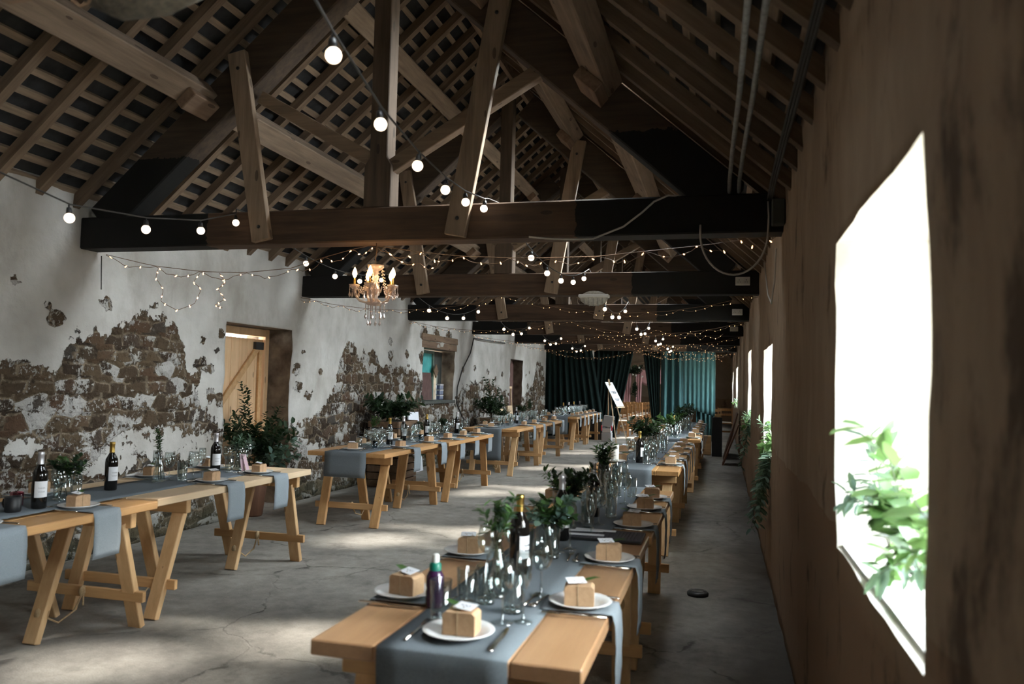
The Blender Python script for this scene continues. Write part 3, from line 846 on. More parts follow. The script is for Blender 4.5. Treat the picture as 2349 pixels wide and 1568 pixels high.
# ------------------------------------------------------------------ trestle tables
TH, TT = 0.76, 0.045
def trestle_table(x0, x1, y0, y1, topmat, legmat, label, group, ends=(0.3, 0.16), dz=0.0, planks=4):
    """boards on two three-legged folding trestles; local origin at the middle of the table on the floor"""
    xm, ym = (x0 + x1) / 2, (y0 + y1) / 2
    t = T(E('trestle_table', (xm, ym, 0)), label, 'table', group)
    hw, hl = (x1 - x0) / 2, (y1 - y0) / 2
    z1 = TH + dz
    pw = 2 * hw / planks
    for k in range(planks):
        MB().bx(-hw + k * pw + 0.001, -hw + (k + 1) * pw - 0.001, -hl + random.uniform(0, .004), hl - random.uniform(0, .004), z1 - TT, z1).build('board', topmat, t, 0.004)
    zt = z1 - TT
    for e in (-1, 1):                   # near and far trestle; the two-legged frame stands outwards
        ya = e * (hl - ends[0 if e < 0 else 1])             # where the legs meet the top
        tr = E('trestle'); tr.parent = t; tr.location = (0, ya, 0)
        lx = hw - 0.115
        for s in (-1, 1):
            MB().beam((s * lx, 0, zt - 0.06), (s * (lx - 0.02), e * 0.215, 0.0), 0.09, 0.042, (0, 1, 0)).build('leg', legmat, tr, 0.004)
        MB().beam((-lx - 0.08, e * 0.03, zt - 0.045), (lx + 0.08, e * 0.03, zt - 0.045), 0.045, 0.088, (0, 0, 1)).build('top_rail', legmat if legmat != 'leg' else 'rail', tr, 0.004)
        MB().beam((-lx - 0.09, e * 0.135, 0.2), (lx + 0.09, e * 0.135, 0.2), 0.03, 0.06, (0, 0, 1)).build('stretcher', 'rail', tr, 0.003)
        MB().beam((0.0, -e * 0.02, zt - 0.06), (0.0, -e * 0.24, 0.0), 0.09, 0.042, (0, 1, 0)).build('leg', legmat, tr, 0.004)
        MB().beam((-lx * .6, -e * 0.035, zt - 0.04), (lx * .6, -e * 0.035, zt - 0.04), 0.04, 0.078, (0, 0, 1)).build('hinge_rail', 'rail', tr, 0.003)
        pts = [(0.0, e * 0.12, 0.2), (0.01, e * 0.05, 0.11), (0.02, -e * 0.08, 0.075), (0.012, -e * 0.2, 0.15)]
        rp = MB().tube(pts, 0.006, 5).ell((0, e * 0.115, 0.205), (0.02, 0.03, 0.035), 6, 4).ell((0.0, -e * 0.2, 0.15), (0.03, 0.02, 0.035), 6, 4)
        rp.tube([(0.0, e * 0.12, 0.2), (0.03, e * 0.09, 0.13)], 0.006, 5)
        rp.build('tie_rope', 'rope', tr)
    return t
GL, GR = 'trestle tables along the left wall', 'trestle tables along the right side'
# left row, from the camera
trestle_table(-4.12, -3.235, 2.22, 4.09, 'golden', 'leg', 'golden pine trestle table at the left picture edge, nearest on left', GL, (0.5, 0.19), dz=-0.008)
trestle_table(-4.13, -3.25, 4.1, 5.94, 'pale', 'leg', 'paler pine trestle table in front of the wooden door, near left', GL, (0.37, 0.17))
trestle_table(-4.13, -3.27, 7.45, 9.22, 'golden', 'legdark', 'orange pine trestle table just beyond the left door', GL, (0.3, 0.16))
trestle_table(-4.12, -3.215, 9.24, 11.2, 'golden', 'legdark', 'orange pine trestle table before the left wall window', GL, (0.48, 0.16))
trestle_table(-4.1, -3.18, 12.45, 14.4, 'golden', 'leg', 'trestle table below the small left window, third group', GL)
trestle_table(-4.1, -3.19, 14.43, 16.45, 'golden', 'leg', 'trestle table just past the small left window, third group', GL, (0.48, 0.16))
trestle_table(-4.12, -3.23, 18.15, 20.05, 'golden', 'leg', 'far left trestle table crowded with glasses, nearer half', GL)
trestle_table(-4.12, -3.23, 20.07, 21.95, 'golden', 'leg', 'farthest left trestle table beside the black crates', GL, (0.48, 0.16))
# right row
trestle_table(-1.13, -0.345, 2.09, 4.05, 'waxed', 'leg', 'trestle table nearest the camera, with a place laid on its end', GR, (0.19, 0.16))
trestle_table(-1.115, -0.335, 4.07, 5.93, 'golden', 'leg', 'second trestle table along the right, past the dark folder', GR, (0.48, 0.16), dz=-0.012)
trestle_table(-1.16, -0.365, 7.2, 9.1, 'golden', 'leg', 'trestle table with the white pillar candle, middle of right row', GR)
trestle_table(-1.15, -0.36, 9.12, 11.0, 'golden', 'leg', 'trestle table behind the candle table in the right row', GR, (0.48, 0.16))
trestle_table(-1.1, -0.3, 11.7, 13.6, 'golden', 'leg', 'third right trestle table group, its nearer half', GR)
trestle_table(-1.1, -0.32, 13.62, 15.5, 'golden', 'leg', 'third right trestle table group, its middle part', GR, (0.48, 0.16))
trestle_table(-1.1, -0.32, 15.52, 17.4, 'redbrown', 'redbrown', 'dark far trestle table at the end of the right row', GR, (0.48, 0.16))

# runners: one cloth per table group, hanging over both ends
def runner(x0, x1, y0, y1, label, drop0=0.27, drop1=0.25, z=TH, seed=0):
    b = MB(); rnd = random.Random(seed)
    path = []
    n = 40
    if drop0: path += [(y0 - 0.008 - 0.008 * math.sin(k), z - drop0 * (1 - k / 6)) for k in range(6)]
    path += [(y0 - 0.004, z - 0.002)]
    path += [(y0 + (y1 - y0) * k / n, z + 0.0025) for k in range(n + 1)]
    path += [(y1 + 0.004, z - 0.002)]
    if drop1: path += [(y1 + 0.008, z - drop1 * (k + 1) / 6) for k in range(6)]
    m = 6
    k0 = len(path)
    for i, (y, zz) in enumerate(path):
        for j in range(m + 1):
            u = j / m
            wv = 0.006 * math.sin(u * 7 + i * 0.9) if zz < z - 0.02 else 0.0
            b.v.append((x0 + (x1 - x0) * u + 0.002 * math.sin(i * .7), y - abs(wv) if y < (y0 + y1) / 2 else y + abs(wv), zz))
    for i in range(k0 - 1):
        for j in range(m):
            a = i * (m + 1) + j
            b.f.append([a, a + 1, a + m + 2, a + m + 1]); b.m.append(0); b.sm.append(True)
    o = b.build('table_runner', 'runner')
    s = o.modifiers.new('thick', 'SOLIDIFY'); s.thickness = 0.0022; s.offset = 1.0
    return T(o, label, 'table runner', 'grey table runners')
runner(-3.93, -3.47, 2.2, 5.6, 'grey runner along the near left tables', 0.25, 0)
runner(-3.93, -3.47, 7.45, 11.2, 'grey runner down the orange tables beyond the left door', 0.25, 0.25)
runner(-3.9, -3.44, 12.45, 16.45, 'grey runner hanging off the third left table group', 0.5, 0.25)
runner(-3.9, -3.44, 18.15, 21.95, 'grey runner on the farthest left tables', 0.4, 0.2)
runner(-0.92, -0.543, 2.09, 5.93, 'grey runner down the nearest right table, hanging over its end', 0.3, 0.2)
runner(-0.98, -0.6, 7.2, 11.0, 'grey runner on the table with the pillar candle', 0.3, 0.2)
runner(-0.9, -0.5, 11.7, 17.4, 'grey runner on the far right tables', 0.25, 0.2)

# ------------------------------------------------------------------ table ware prototypes
def make_plate():
    b = MB().lathe([(0.0005, 0.006), (0.06, 0.006), (0.066, 0.009), (0.084, 0.016), (0.104, 0.021), (0.106, 0.0195), (0.103, 0.017), (0.085, 0.011), (0.066, 0.001), (0.06, 0.0), (0.0005, 0.0)], 40)
    return Proto(T(b.build('dinner_plate', 'plate'), '', 'plate', 'white plates at the place settings'))
def make_box(v):
    t = T(E('favour_box'), '', 'box', 'kraft favour boxes on the plates')
    rnd = random.Random(v)
    w_, d_, h_ = 0.098, 0.07, 0.066
    b = MB()
    b.prism([(-w_ / 2, 0), (w_ / 2, 0), (w_ / 2, h_ - 0.008), (w_ / 2 - 0.009, h_), (-w_ / 2 + 0.009, h_), (-w_ / 2, h_ - 0.008)], -d_ / 2, d_ / 2)
    b.build('carton', 'kraft', t, 0.0012)
    tw = MB()
    for pts in ([(-0.004, -d_ / 2 - .001, 0.0), (-0.004, -d_ / 2 - .001, h_ + .001), (-0.004, d_ / 2 + .001, h_ + .001), (-0.004, d_ / 2 + .001, 0.0)],):
        tw.tube(pts, 0.0014, 5)
    for s in (-1, 1):
        tw.tube([(-0.004, -0.01, h_ + 0.002), (-0.004 + s * 0.014, -0.016, h_ + 0.012), (-0.004 + s * 0.022, -0.01, h_ + 0.006), (-0.004, -0.008, h_ + 0.002)], 0.0012, 4)
    tw.build('twine', 'twine', t)
    a = rnd.uniform(-0.5, 0.5)
    R_ = Matrix.Rotation(a, 3, 'Z') @ Matrix.Rotation(0.22, 3, 'X')
    tg = MB().box((0.012 * (1 if v % 2 else -1), -0.004, h_ + 0.012), (0.064, 0.042, 0.0012), R_).build('name_tag', 'tag', t)
    ink = MB()
    for k in range(5):
        ink.box(Vector((0.012 * (1 if v % 2 else -1), -0.004, h_ + 0.0132)) + R_ @ Vector((-0.014 + k * 0.007, 0.002 * (-1) ** k, 0)), (0.006, 0.0016, 0.0006), R_ @ Matrix.Rotation(0.7 * (-1) ** k, 3, 'Z'))
    ink.build('handwriting', 'ink', tg)
    lf = MB().leaf((-0.005 * (1 if v % 2 else -1), 0.01, h_ + 0.004), (-1 if v % 2 else 1, 0.35, 0.25), (0, 0, 1), 0.07, 0.032)
    lf.build('leaf', 'leafmid', t)
    return Proto(t)
def make_napkin(L_, wid, drop, bend=0.0):
    b = MB(); path = []
    for k in range(9): path.append((0.12 - k * (0.12 + L_) / 8, 0.0))
    for k in range(1, 9):
        path.append((-L_ - 0.006 - bend * math.sin(k / 8 * PI) * 0.012, -drop * k / 8))
    n = 6
    for i, (y, z) in enumerate(path):
        for j in range(n + 1):
            u = j / n - 0.5
            wv = 0.004 * math.sin(j * 2.1 + i) if z < -0.01 else 0
            b.v.append((u * wid * (1 - 0.0 * i), y - abs(wv), z))
    for i in range(len(path) - 1):
        for j in range(n):
            a = i * (n + 1) + j
            b.f.append([a, a + 1, a + n + 2, a + n + 1]); b.m.append(0); b.sm.append(True)
    o = b.build('linen_napkin', 'napkin')
    s = o.modifiers.new('thick', 'SOLIDIFY'); s.thickness = 0.0025; s.offset = -1.0
    return Proto(T(o, '', 'napkin', 'grey napkins hanging at the place settings'))
def make_glass(name, prof, foot, cat, mat='glass'):
    t = T(E(name), '', cat, name.replace('_', ' ') + 's on the tables')
    MB().lathe(prof, 18).build('bowl', mat, t)
    if foot: MB().lathe(foot, 16).build('stem_and_foot', 'glassthick', t)
    return Proto(t)
wine = make_glass('wine_glass', [(0.004, 0.085), (0.02, 0.092), (0.034, 0.11), (0.0395, 0.132), (0.038, 0.155), (0.031, 0.195), (0.0298, 0.195), (0.0365, 0.155), (0.038, 0.132), (0.0325, 0.112), (0.018, 0.095), (0.001, 0.089)],
                  [(0.034, 0.0), (0.034, 0.002), (0.012, 0.006), (0.0045, 0.014), (0.0035, 0.05), (0.004, 0.084)], 'wine glass')
flute = make_glass('champagne_flute', [(0.004, 0.095), (0.016, 0.108), (0.0235, 0.135), (0.0255, 0.165), (0.0225, 0.215), (0.0213, 0.215), (0.024, 0.165), (0.022, 0.137), (0.014, 0.112), (0.001, 0.1)],
                   [(0.031, 0.0), (0.031, 0.002), (0.01, 0.006), (0.004, 0.014), (0.0034, 0.05), (0.004, 0.094)], 'champagne flute')
def make_tumbler():
    t = T(E('water_tumbler'), '', 'tumbler', 'water tumblers on the tables')
    MB().lathe([(0.031, 0.016), (0.0345, 0.125), (0.0328, 0.125), (0.0292, 0.018), (0.001, 0.016)], 18).build('wall', 'glass', t)
    MB().lathe([(0.0005, 0.0), (0.03, 0.0), (0.032, 0.003), (0.031, 0.016), (0.0005, 0.015)], 18).build('thick_base', 'glassthick', t)
    return Proto(t)
tumbler = make_tumbler()
def make_knife():
    b = MB().box((0, -0.055, 0.003), (0.015, 0.1, 0.005)).ell((0, -0.1, 0.003), (0.0085, 0.012, 0.003), 8, 4)
    b.add([(-0.007, -0.005, 0.001), (0.007, -0.005, 0.001), (0.009, 0.06, 0.001), (0.004, 0.108, 0.001), (-0.006, 0.112, 0.001),
           (-0.007, -0.005, 0.003), (0.007, -0.005, 0.0025), (0.009, 0.06, 0.002), (0.004, 0.108, 0.002), (-0.006, 0.112, 0.003)],
          [(4, 3, 2, 1, 0), (5, 6, 7, 8, 9), (0, 1, 6, 5), (1, 2, 7, 6), (2, 3, 8, 7), (3, 4, 9, 8), (4, 0, 5, 9)])
    return Proto(T(b.build('table_knife', 'steel', None, 0.001), '', 'knife', 'table knives at the place settings'))
def make_fork(sc, name, cat, grp):
    b = MB().tube([(0, -0.1 * sc, 0.003), (0, -0.02 * sc, 0.004), (0, 0.035 * sc, 0.006), (0, 0.052 * sc, 0.004)], 0.0045 * sc, 6, taper=0.003 * sc)
    b.box((0, 0.058 * sc, 0.004), (0.024 * sc, 0.016 * sc, 0.0025))
    for k in range(4): b.box(((-0.0105 + 0.007 * k) * sc, 0.086 * sc, 0.005), (0.0034 * sc, 0.045 * sc, 0.002))
    return Proto(T(b.build(name, 'steel'), '', cat, grp))
def make_spoon():
    b = MB().tube([(0, -0.08, 0.003), (0, -0.01, 0.005), (0, 0.035, 0.004)], 0.004, 6, taper=0.0025)
    b.ell((0, 0.056, 0.005), (0.016, 0.024, 0.004), 10, 6)
    return Proto(T(b.build('dessert_spoon', 'steel'), '', 'spoon', 'dessert spoons at the place settings'))
plate = make_plate()
boxes = [make_box(k) for k in range(3)]
nap_r = make_napkin(0.118, 0.17, 0.27, 0.3)
nap_l = make_napkin(0.185, 0.195, 0.25, 0.4)
nap_w = make_napkin(0.152, 0.195, 0.25, 0.3)
nap_a = make_napkin(0.088, 0.17, 0.09, 0.4)
knife = make_knife()
fork = make_fork(1.0, 'table_fork', 'fork', 'table forks at the place settings')
dfork = make_fork(0.8, 'dessert_fork', 'fork', 'dessert forks at the place settings')
spoon = make_spoon()

ORD = ['first', 'second', 'third', 'fourth', 'fifth', 'sixth', 'seventh']
rnd = random.Random(11)
def setting(x, y, rz, where, nap=None, glasses=True, cutlery=True, full=True, z=TH, boxrot=None, dry=()):
    """a laid place; the diner sits at local -Y"""
    c, s = math.cos(rz), math.sin(rz)
    def W(lx, ly, lz): return (x + c * lx - s * ly, y + s * lx + c * ly, z + lz)
    zn = 0.0068
    if nap: nap.place(W(0, 0, zn), rz, f'folded grey napkin under the plate, {where}')
    zp = zn + (0.0006 if nap else -0.002)
    plate.place(W(0, 0, zp), rz, f'white dinner plate under its kraft box, {where}')
    br = boxrot if boxrot is not None else rz + rnd.uniform(-0.35, 0.35)
    boxes[rnd.randrange(3)].place(W(rnd.uniform(-.008, .008), rnd.uniform(-.006, .01), zp + 0.0065), br, f'kraft favour box tied with twine, {where}')
    if cutlery:
        knife.place(W(0.125, -0.005, 0.0065), rz + rnd.uniform(-.06, .06), f'steel table knife beside the plate, {where}')
        fork.place(W(-0.125, -0.005, 0.0065), rz + rnd.uniform(-.06, .06), f'steel table fork beside the plate, {where}')
        if full:
            spoon.place(W(0.0, 0.138, 0.0065), rz + PI / 2 + rnd.uniform(-.2, .2), f'dessert spoon beyond the plate, {where}')
            dfork.place(W(0.01, 0.17, 0.0065), rz - PI / 2 + rnd.uniform(-.2, .2), f'dessert fork beyond the plate, {where}')
    if glasses:
        j = lambda: rnd.uniform(-0.014, 0.014)
        wine.place(W(0.1 + j(), 0.235 + j(), 0.005), 0, f'clear wine glass beyond the plate, {where}')
        flute.place(W(0.19 + j(), 0.215 + j(), 0.005), 0, f'tall champagne flute beyond the plate, {where}')
        tumbler.place(W(-0.03 + j(), 0.24 + j(), 0.005), 0, f'straight water tumbler beyond the plate, {where}')

P2 = PI / 2
# nearest right table
setting(-0.736, 2.247, 0, 'end of the nearest right table', glasses=False, full=False, boxrot=0.03)
for k, y in enumerate([2.67, 3.38, 4.31, 4.93, 5.42]):
    setting(-0.452, y, P2, f'{ORD[k]} place, window side of nearest right table', nap_r, glasses=k > 0, boxrot=(0.06 + rnd.uniform(-.1, .1)), z=TH - (0.012 if k > 1 else 0))
for k, y in enumerate([2.59, 3.3, 4.29, 5.1]):
    setting(-1.045, y, -P2, f'{ORD[k]} place, aisle side of nearest right table', nap_a, glasses=k > 0, boxrot=(-0.12 + rnd.uniform(-.1, .1)), z=TH - (0.012 if k > 1 else 0))
# middle right table
for k, y in enumerate([7.73, 8.3, 9.03, 9.8, 10.58]):
    setting(-0.468, y, P2, f'{ORD[k]} place, window side of middle right table', nap_r, full=k < 3, boxrot=rnd.uniform(-.3, .3))
for k, y in enumerate([8.15, 8.95, 9.75, 10.5]):
    setting(-1.06, y, -P2, f'{ORD[k]} place, aisle side of middle right table', nap_a, full=False, boxrot=rnd.uniform(-.3, .3))
# far right table
for k, y in enumerate([11.98, 13.05, 13.9, 14.75, 15.6, 16.6]):
    setting(-0.415, y, P2, f'{ORD[k]} place, window side of far right table', nap_r, full=False, cutlery=k < 3, boxrot=rnd.uniform(-.3, .3))
for k, y in enumerate([12.3, 13.3, 14.3, 15.3, 16.3]):
    setting(-1.0, y, -P2, f'{ORD[k]} place, aisle side of far right table', nap_a, full=False, cutlery=k < 2, boxrot=rnd.uniform(-.3, .3))
# near left table
for k, y in enumerate([3.06, 3.68, 4.87, 5.45]):
    setting(-3.425, y, P2, f'{ORD[k]} place, aisle side of near left table', nap_l, glasses=k != 0, boxrot=P2 + rnd.uniform(-.25, .1), z=TH - (0.008 if k < 2 else 0))
for k, y in enumerate([3.95, 4.93, 5.62]):
    setting(-3.98, y, -P2, f'{ORD[k]} place, wall side of near left table', nap_w, full=False, boxrot=P2 + rnd.uniform(-.25, .25))
# second left table
setting(-3.75, 7.72, 0, 'near end of the second left table', None, boxrot=0.25)
for k, y in enumerate([8.23, 9.1, 9.8, 10.42, 11.05]):
    setting(-3.42, y, P2, f'{ORD[k]} place, aisle side of second left table', nap_l, boxrot=P2 + rnd.uniform(-.4, .1), full=k < 3)
for k, y in enumerate([8.4, 9.3, 10.2]):
    setting(-3.98, y, -P2, f'{ORD[k]} place, wall side of second left table', nap_w, full=False, boxrot=P2 + rnd.uniform(-.3, .3))
# third left table
setting(-3.72, 12.75, 0, 'near end of the third left table', None, full=False, boxrot=0.3)
for k, y in enumerate([13.66, 14.46, 15.3, 16.25]):
    setting(-3.37, y, P2, f'{ORD[k]} place, aisle side of third left table', nap_l, full=False, boxrot=P2 + rnd.uniform(-.3, .1))
for k, y in enumerate([13.2, 14.1, 15.0, 15.9]):
    setting(-3.95, y, -P2, f'{ORD[k]} place, wall side of third left table', nap_w, full=False, cutlery=False, boxrot=P2 + rnd.uniform(-.3, .3))
# farthest left table
for k, y in enumerate([18.6, 19.2, 19.75, 20.5, 21.15, 21.7]):
    setting(-3.415, y, P2, f'{ORD[k]} place, aisle side of farthest left table', nap_l, full=False, cutlery=False, boxrot=P2 + rnd.uniform(-.3, .1))
for k, y in enumerate([18.5, 19.15, 19.8, 20.45, 21.1, 21.7]):
    setting(-3.98, y, -P2, f'{ORD[k]} place, wall side of farthest left table', nap_w, full=False, cutlery=False, boxrot=P2 + rnd.uniform(-.3, .3))

# loose glasses of the nearest right table
zt = TH + 0.005
wine.place((-0.648, 2.404, zt), 0, 'wine glass closest to the camera, right of the end plate')
flute.place((-0.59, 2.435, zt), 0, 'champagne flute closest to the camera, beside the dessert cutlery')
tumbler.place((-0.646, 2.522, zt), 0.4, 'water tumbler behind the closest champagne flute')
wine.place((-0.605, 2.753, zt), 0.2, 'wine glass standing alone mid runner, right of the near bottle')
tumbler.place((-0.836, 2.365, zt), 0.3, 'water tumbler in front of the small purple drink bottle')
tumbler.place((-0.808, 2.541, zt), 0.1, 'taller water tumbler behind the end plate, left of the vase')
tumbler.place((-0.76, 2.6, zt), 0.1, 'second water tumbler left of the flower carafe')
wine.place((-0.86, 2.95, zt), 0.1, 'wine glass behind the flower carafe, aisle side of near table')
# more glasses crowd the runners further back
def crowd(n, x0, x1, y0, y1, where, seed):
    r_ = random.Random(seed)
    for k in range(n):
        p = (x0 + (x1 - x0) * r_.random(), y0 + (y1 - y0) * (k + r_.random() * .8) / n, zt)
        q = (wine, flute, tumbler)[k % 3]
        nm = ('wine glass', 'champagne flute', 'water tumbler')[k % 3]
        q.place(p, 0, f'clear {nm} among those crowded on {where}', f'{nm}s crowded on {where}')
crowd(14, -0.74, -0.57, 3.7, 5.8, 'the far half of the nearest right table', 1)
crowd(16, -0.93, -0.63, 7.9, 10.9, 'the middle right table', 2)
crowd(14, -0.88, -0.55, 12.2, 16.8, 'the far right table', 3)
crowd(12, -3.85, -3.55, 8.1, 11.0, 'the second left table', 4)
crowd(12, -3.85, -3.55, 13.0, 16.2, 'the third left table', 5)
crowd(30, -3.9, -3.55, 18.4, 21.8, 'the farthest left table', 6)

# ------------------------------------------------------------------ bottles, vases, oddments
def make_bottle(cap):
    t = T(E('wine_bottle'), '', 'wine bottle', 'wine bottles on the tables')
    MB().lathe([(0.0005, 0.004), (0.034, 0.0), (0.0375, 0.006), (0.0378, 0.175), (0.036, 0.195), (0.026, 0.215), (0.0155, 0.235), (0.0142, 0.26), (0.0142, 0.3), (0.0005, 0.3)], 24).build('bottle_body', 'bottle', t)
    MB().lathe([(0.0158, 0.238), (0.0152, 0.262), (0.0152, 0.285), (0.0165, 0.287), (0.0165, 0.301), (0.0145, 0.3035), (0.0005, 0.3035)], 20).build('capsule', cap, t)
    lb = MB()
    n = 14
    for k in range(n + 1):
        a = -0.95 + 1.9 * k / n
        for z in (0.062, 0.148): lb.v.append((0.0384 * math.cos(a), 0.0384 * math.sin(a), z))
    for k in range(n): lb.f.append([2 * k, 2 * k + 2, 2 * k + 3, 2 * k + 1]); lb.m.append(0); lb.sm.append(True)
    l_ = lb.build('paper_label', 'label', t)
    sc = MB()
    for r0, zz in ((0, 0.112), (1, 0.092)):
        pts = []
        for k in range(14):
            a = -0.45 + 0.9 * k / 13
            pts.append((0.0389 * math.cos(a), 0.0389 * math.sin(a), zz + 0.0045 * math.sin(k * 2.3 + r0)))
        sc.tube(pts, 0.0006, 4)
    sc.build('script_lettering', 'ink', l_)
    return Proto(t)
BOT = {c: make_bottle(c) for c in ('gold', 'silver')}
for c, x, y, rz, lb in [
    ('silver', -3.575, 3.56, -0.5, 'dark wine bottle with silver capsule behind a tumbler, near left table'),
    ('gold', -3.751, 4.283, -0.3, 'dark wine bottle with gold capsule alone on near left runner'),
    ('silver', -3.734, 5.337, -0.6, 'dark wine bottle with pale capsule below the pine door'),
    ('gold', -3.705, 8.563, -0.7, 'gold topped wine bottle, nearest of the second left table'),
    ('silver', -3.802, 9.21, -0.7, 'pale topped wine bottle beside the foliage crate'),
    ('gold', -3.781, 9.949, -0.7, 'gold topped wine bottle under the left wall window'),
    ('silver', -3.714, 11.0, -0.6, 'white topped wine bottle at the far end of second left table'),
    ('gold', -0.759, 3.045, -0.35, 'gold topped wine bottle nearest the camera behind the flower carafe'),
    ('silver', -0.734, 3.762, -0.3, 'silver topped wine bottle among eucalyptus on nearest right table'),
    ('silver', -0.7, 4.5, 0.2, 'white labelled wine bottle behind the eucalyptus vase'),
    ('silver', -0.787, 5.5, -0.2, 'silver topped wine bottle at the far end of nearest right table'),
    ('gold', -0.769, 7.811, -0.3, 'gold topped wine bottle beside the pillar candle'),
    ('silver', -0.76, 9.6, -0.3, 'silver topped wine bottle deep in the middle right table'),
    ('gold', -0.72, 12.6, -0.3, 'gold topped wine bottle on the far right table'),
    ('silver', -3.68, 14.3, -0.5, 'wine bottle on the third left table below the window'),
    ('gold', -3.7, 18.9, -0.5, 'gold topped wine bottle on the farthest left table'),
    ('silver', -3.72, 19.7, -0.5, 'silver topped wine bottle, second on the farthest left table'),
    ('gold', -3.74, 20.5, -0.5, 'gold topped wine bottle, third on the farthest left table'),
    ('silver', -3.72, 21.3, -0.5, 'silver topped wine bottle at the end of farthest left table')]:
    BOT[c].place((x, y, zt), rz, lb)

def foliage(rn, n, base, h, spread, leaf, wd, lean=(0, 0, 0), r0=0.015, per=11, droop=0.0, pairs=True):
    """sprays of leaves on thin stems: returns (leaves, stems)"""
    lv, st = MB(), MB()
    base = Vector(base)
    for i in range(n):
        a = rn.random() * 2 * PI
        sp = spread * math.sqrt(rn.random())
        hh = h * rn.uniform(0.6, 1.0)
        tip = base + Vector((math.cos(a) * sp, math.sin(a) * sp, hh)) + Vector(lean) * rn.uniform(0.5, 1)
        p0 = base + Vector((math.cos(a) * r0 * rn.random(), math.sin(a) * r0 * rn.random(), 0))
        pts = []
        for k in range(7):
            u = k / 6
            p = p0.lerp(tip, u)
            p.z = p0.z + (tip.z - p0.z) * (u ** 0.8) - droop * u * u
            p += Vector((rn.uniform(-1, 1), rn.uniform(-1, 1), rn.uniform(-1, 1))) * 0.012 * hh
            pts.append(p)
        st.tube(pts, 0.0022, 4, 0, False, 0.001)
        for k in range(per):
            u = 0.28 + 0.72 * k / (per - 1)
            f = u * 6; i0 = min(5, int(f)); p = pts[i0].lerp(pts[i0 + 1], f - i0)
            d = (pts[i0 + 1] - pts[i0]).normalized()
            for s in ((-1, 1) if pairs else (1,)):
                side = d.cross(Vector((rn.uniform(-1, 1), rn.uniform(-1, 1), rn.uniform(-1, 1)))).normalized()
                dr = (side * s + d * 0.5 + Vector((0, 0, -0.25 * droop))).normalized()
                q = rn.uniform(0.7, 1.15)
                lv.leaf(p, dr, Vector((rn.uniform(-.5, .5), rn.uniform(-.5, .5), 1)), leaf * q, wd * q)
    return lv, st

def vase(kind, x, y, label, n, h, spread, leaf, wd, mats, seed, lean=(0, 0, 0), z=zt, group='vases of greenery on the tables'):
    t = T(E('flower_vase', (x, y, z)), label, 'vase', group)
    if kind == 'carafe':
        prof = [(0.036, 0.004), (0.043, 0.02), (0.045, 0.07), (0.036, 0.12), (0.022, 0.16), (0.019, 0.185), (0.024, 0.2), (0.0225, 0.2), (0.0175, 0.185), (0.034, 0.12), (0.043, 0.07), (0.041, 0.02), (0.001, 0.008)]
        top = 0.19
    elif kind == 'flask':
        prof = [(0.04, 0.003), (0.044, 0.012), (0.026, 0.11), (0.017, 0.15), (0.018, 0.18), (0.0168, 0.18), (0.0155, 0.15), (0.0245, 0.11), (0.042, 0.014), (0.001, 0.008)]
        top = 0.17
    else:
        prof = [(0.044, 0.003), (0.05, 0.015), (0.05, 0.105), (0.042, 0.12), (0.044, 0.135), (0.0425, 0.135), (0.0405, 0.12), (0.0485, 0.104), (0.0485, 0.017), (0.001, 0.008)]
        top = 0.125
    MB().lathe(prof, 20).build('glass_vessel', 'glass', t)
    MB().lathe([(0.0005, 0.0), (prof[0][0], 0.0), (prof[1][0], 0.01), (0.0005, 0.009)], 16).build('thick_base', 'glassthick', t)
    r_ = random.Random(seed)
    stems = MB()
    for k in range(min(n, 7)):
        a = r_.random() * 6.28
        stems.tube([(0.025 * math.cos(a), 0.025 * math.sin(a), 0.02), (0.004 * math.cos(a + 2), 0.004 * math.sin(a + 2), top)], 0.0022, 4)
    stems.build('stems_in_water', 'stem', t)
    for mt, frac in mats:
        lv, st = foliage(r_, max(1, round(n * frac)), (0, 0, top - 0.02), h, spread, leaf, wd, lean)
        f = lv.build('foliage', mt, t)
        st.build('stem', 'stem', f)
    return t
vase('carafe', -0.752, 2.69, 'tall glass carafe of mixed greenery nearest the camera', 7, 0.19, 0.075, 0.042, 0.016, (('leafmid', .6), ('leafblue', .25), ('leafbright', .2)), 21, (0.0, 0, 0))
vase('jar', -0.735, 3.42, 'jar of round leaved eucalyptus spilling over the nearest right runner', 12, 0.13, 0.13, 0.042, 0.034, (('leafblue', .6), ('leafmid', .4)), 22, (0.02, -0.02, 0))
vase('jar', -0.77, 4.1, 'jar of dark bushy greenery behind the dark folder', 18, 0.2, 0.15, 0.045, 0.02, (('leafdark', .7), ('leafmid', .3)), 23)
vase('carafe', -0.74, 5.15, 'carafe of dark sprigs near the far end of nearest right table', 9, 0.2, 0.1, 0.05, 0.018, (('leafdark', .7), ('leafmid', .3)), 24)
vase('flask', -3.76, 4.74, 'conical flask with one tall dark sprig, near left table', 4, 0.2, 0.05, 0.035, 0.011, (('leafdark', .8), ('leafmid', .4)), 25, (-0.02, 0, 0.02))
vase('jar', -3.69, 3.84, 'glass jar with a dark leafy posy beside the silver topped bottle', 14, 0.14, 0.12, 0.04, 0.02, (('leafdark', .75), ('leafmid', .25)), 26, (0.03, 0.02, 0))
vase('jar', -3.72, 5.6, 'jar of dark greenery tied with pink ribbon before the door', 12, 0.15, 0.1, 0.045, 0.02, (('leafdark', .5), ('leafblue', .3)), 27)
vase('carafe', -3.76, 8.25, 'carafe with a light green sprig, near end of second left table', 6, 0.16, 0.06, 0.04, 0.014, (('leafmid', 1.0),), 28)
vase('jar', -3.8, 10.6, 'jar of dark leaves on the second left table under the window', 10, 0.12, 0.09, 0.04, 0.018, (('leafdark', 1.0),), 29)
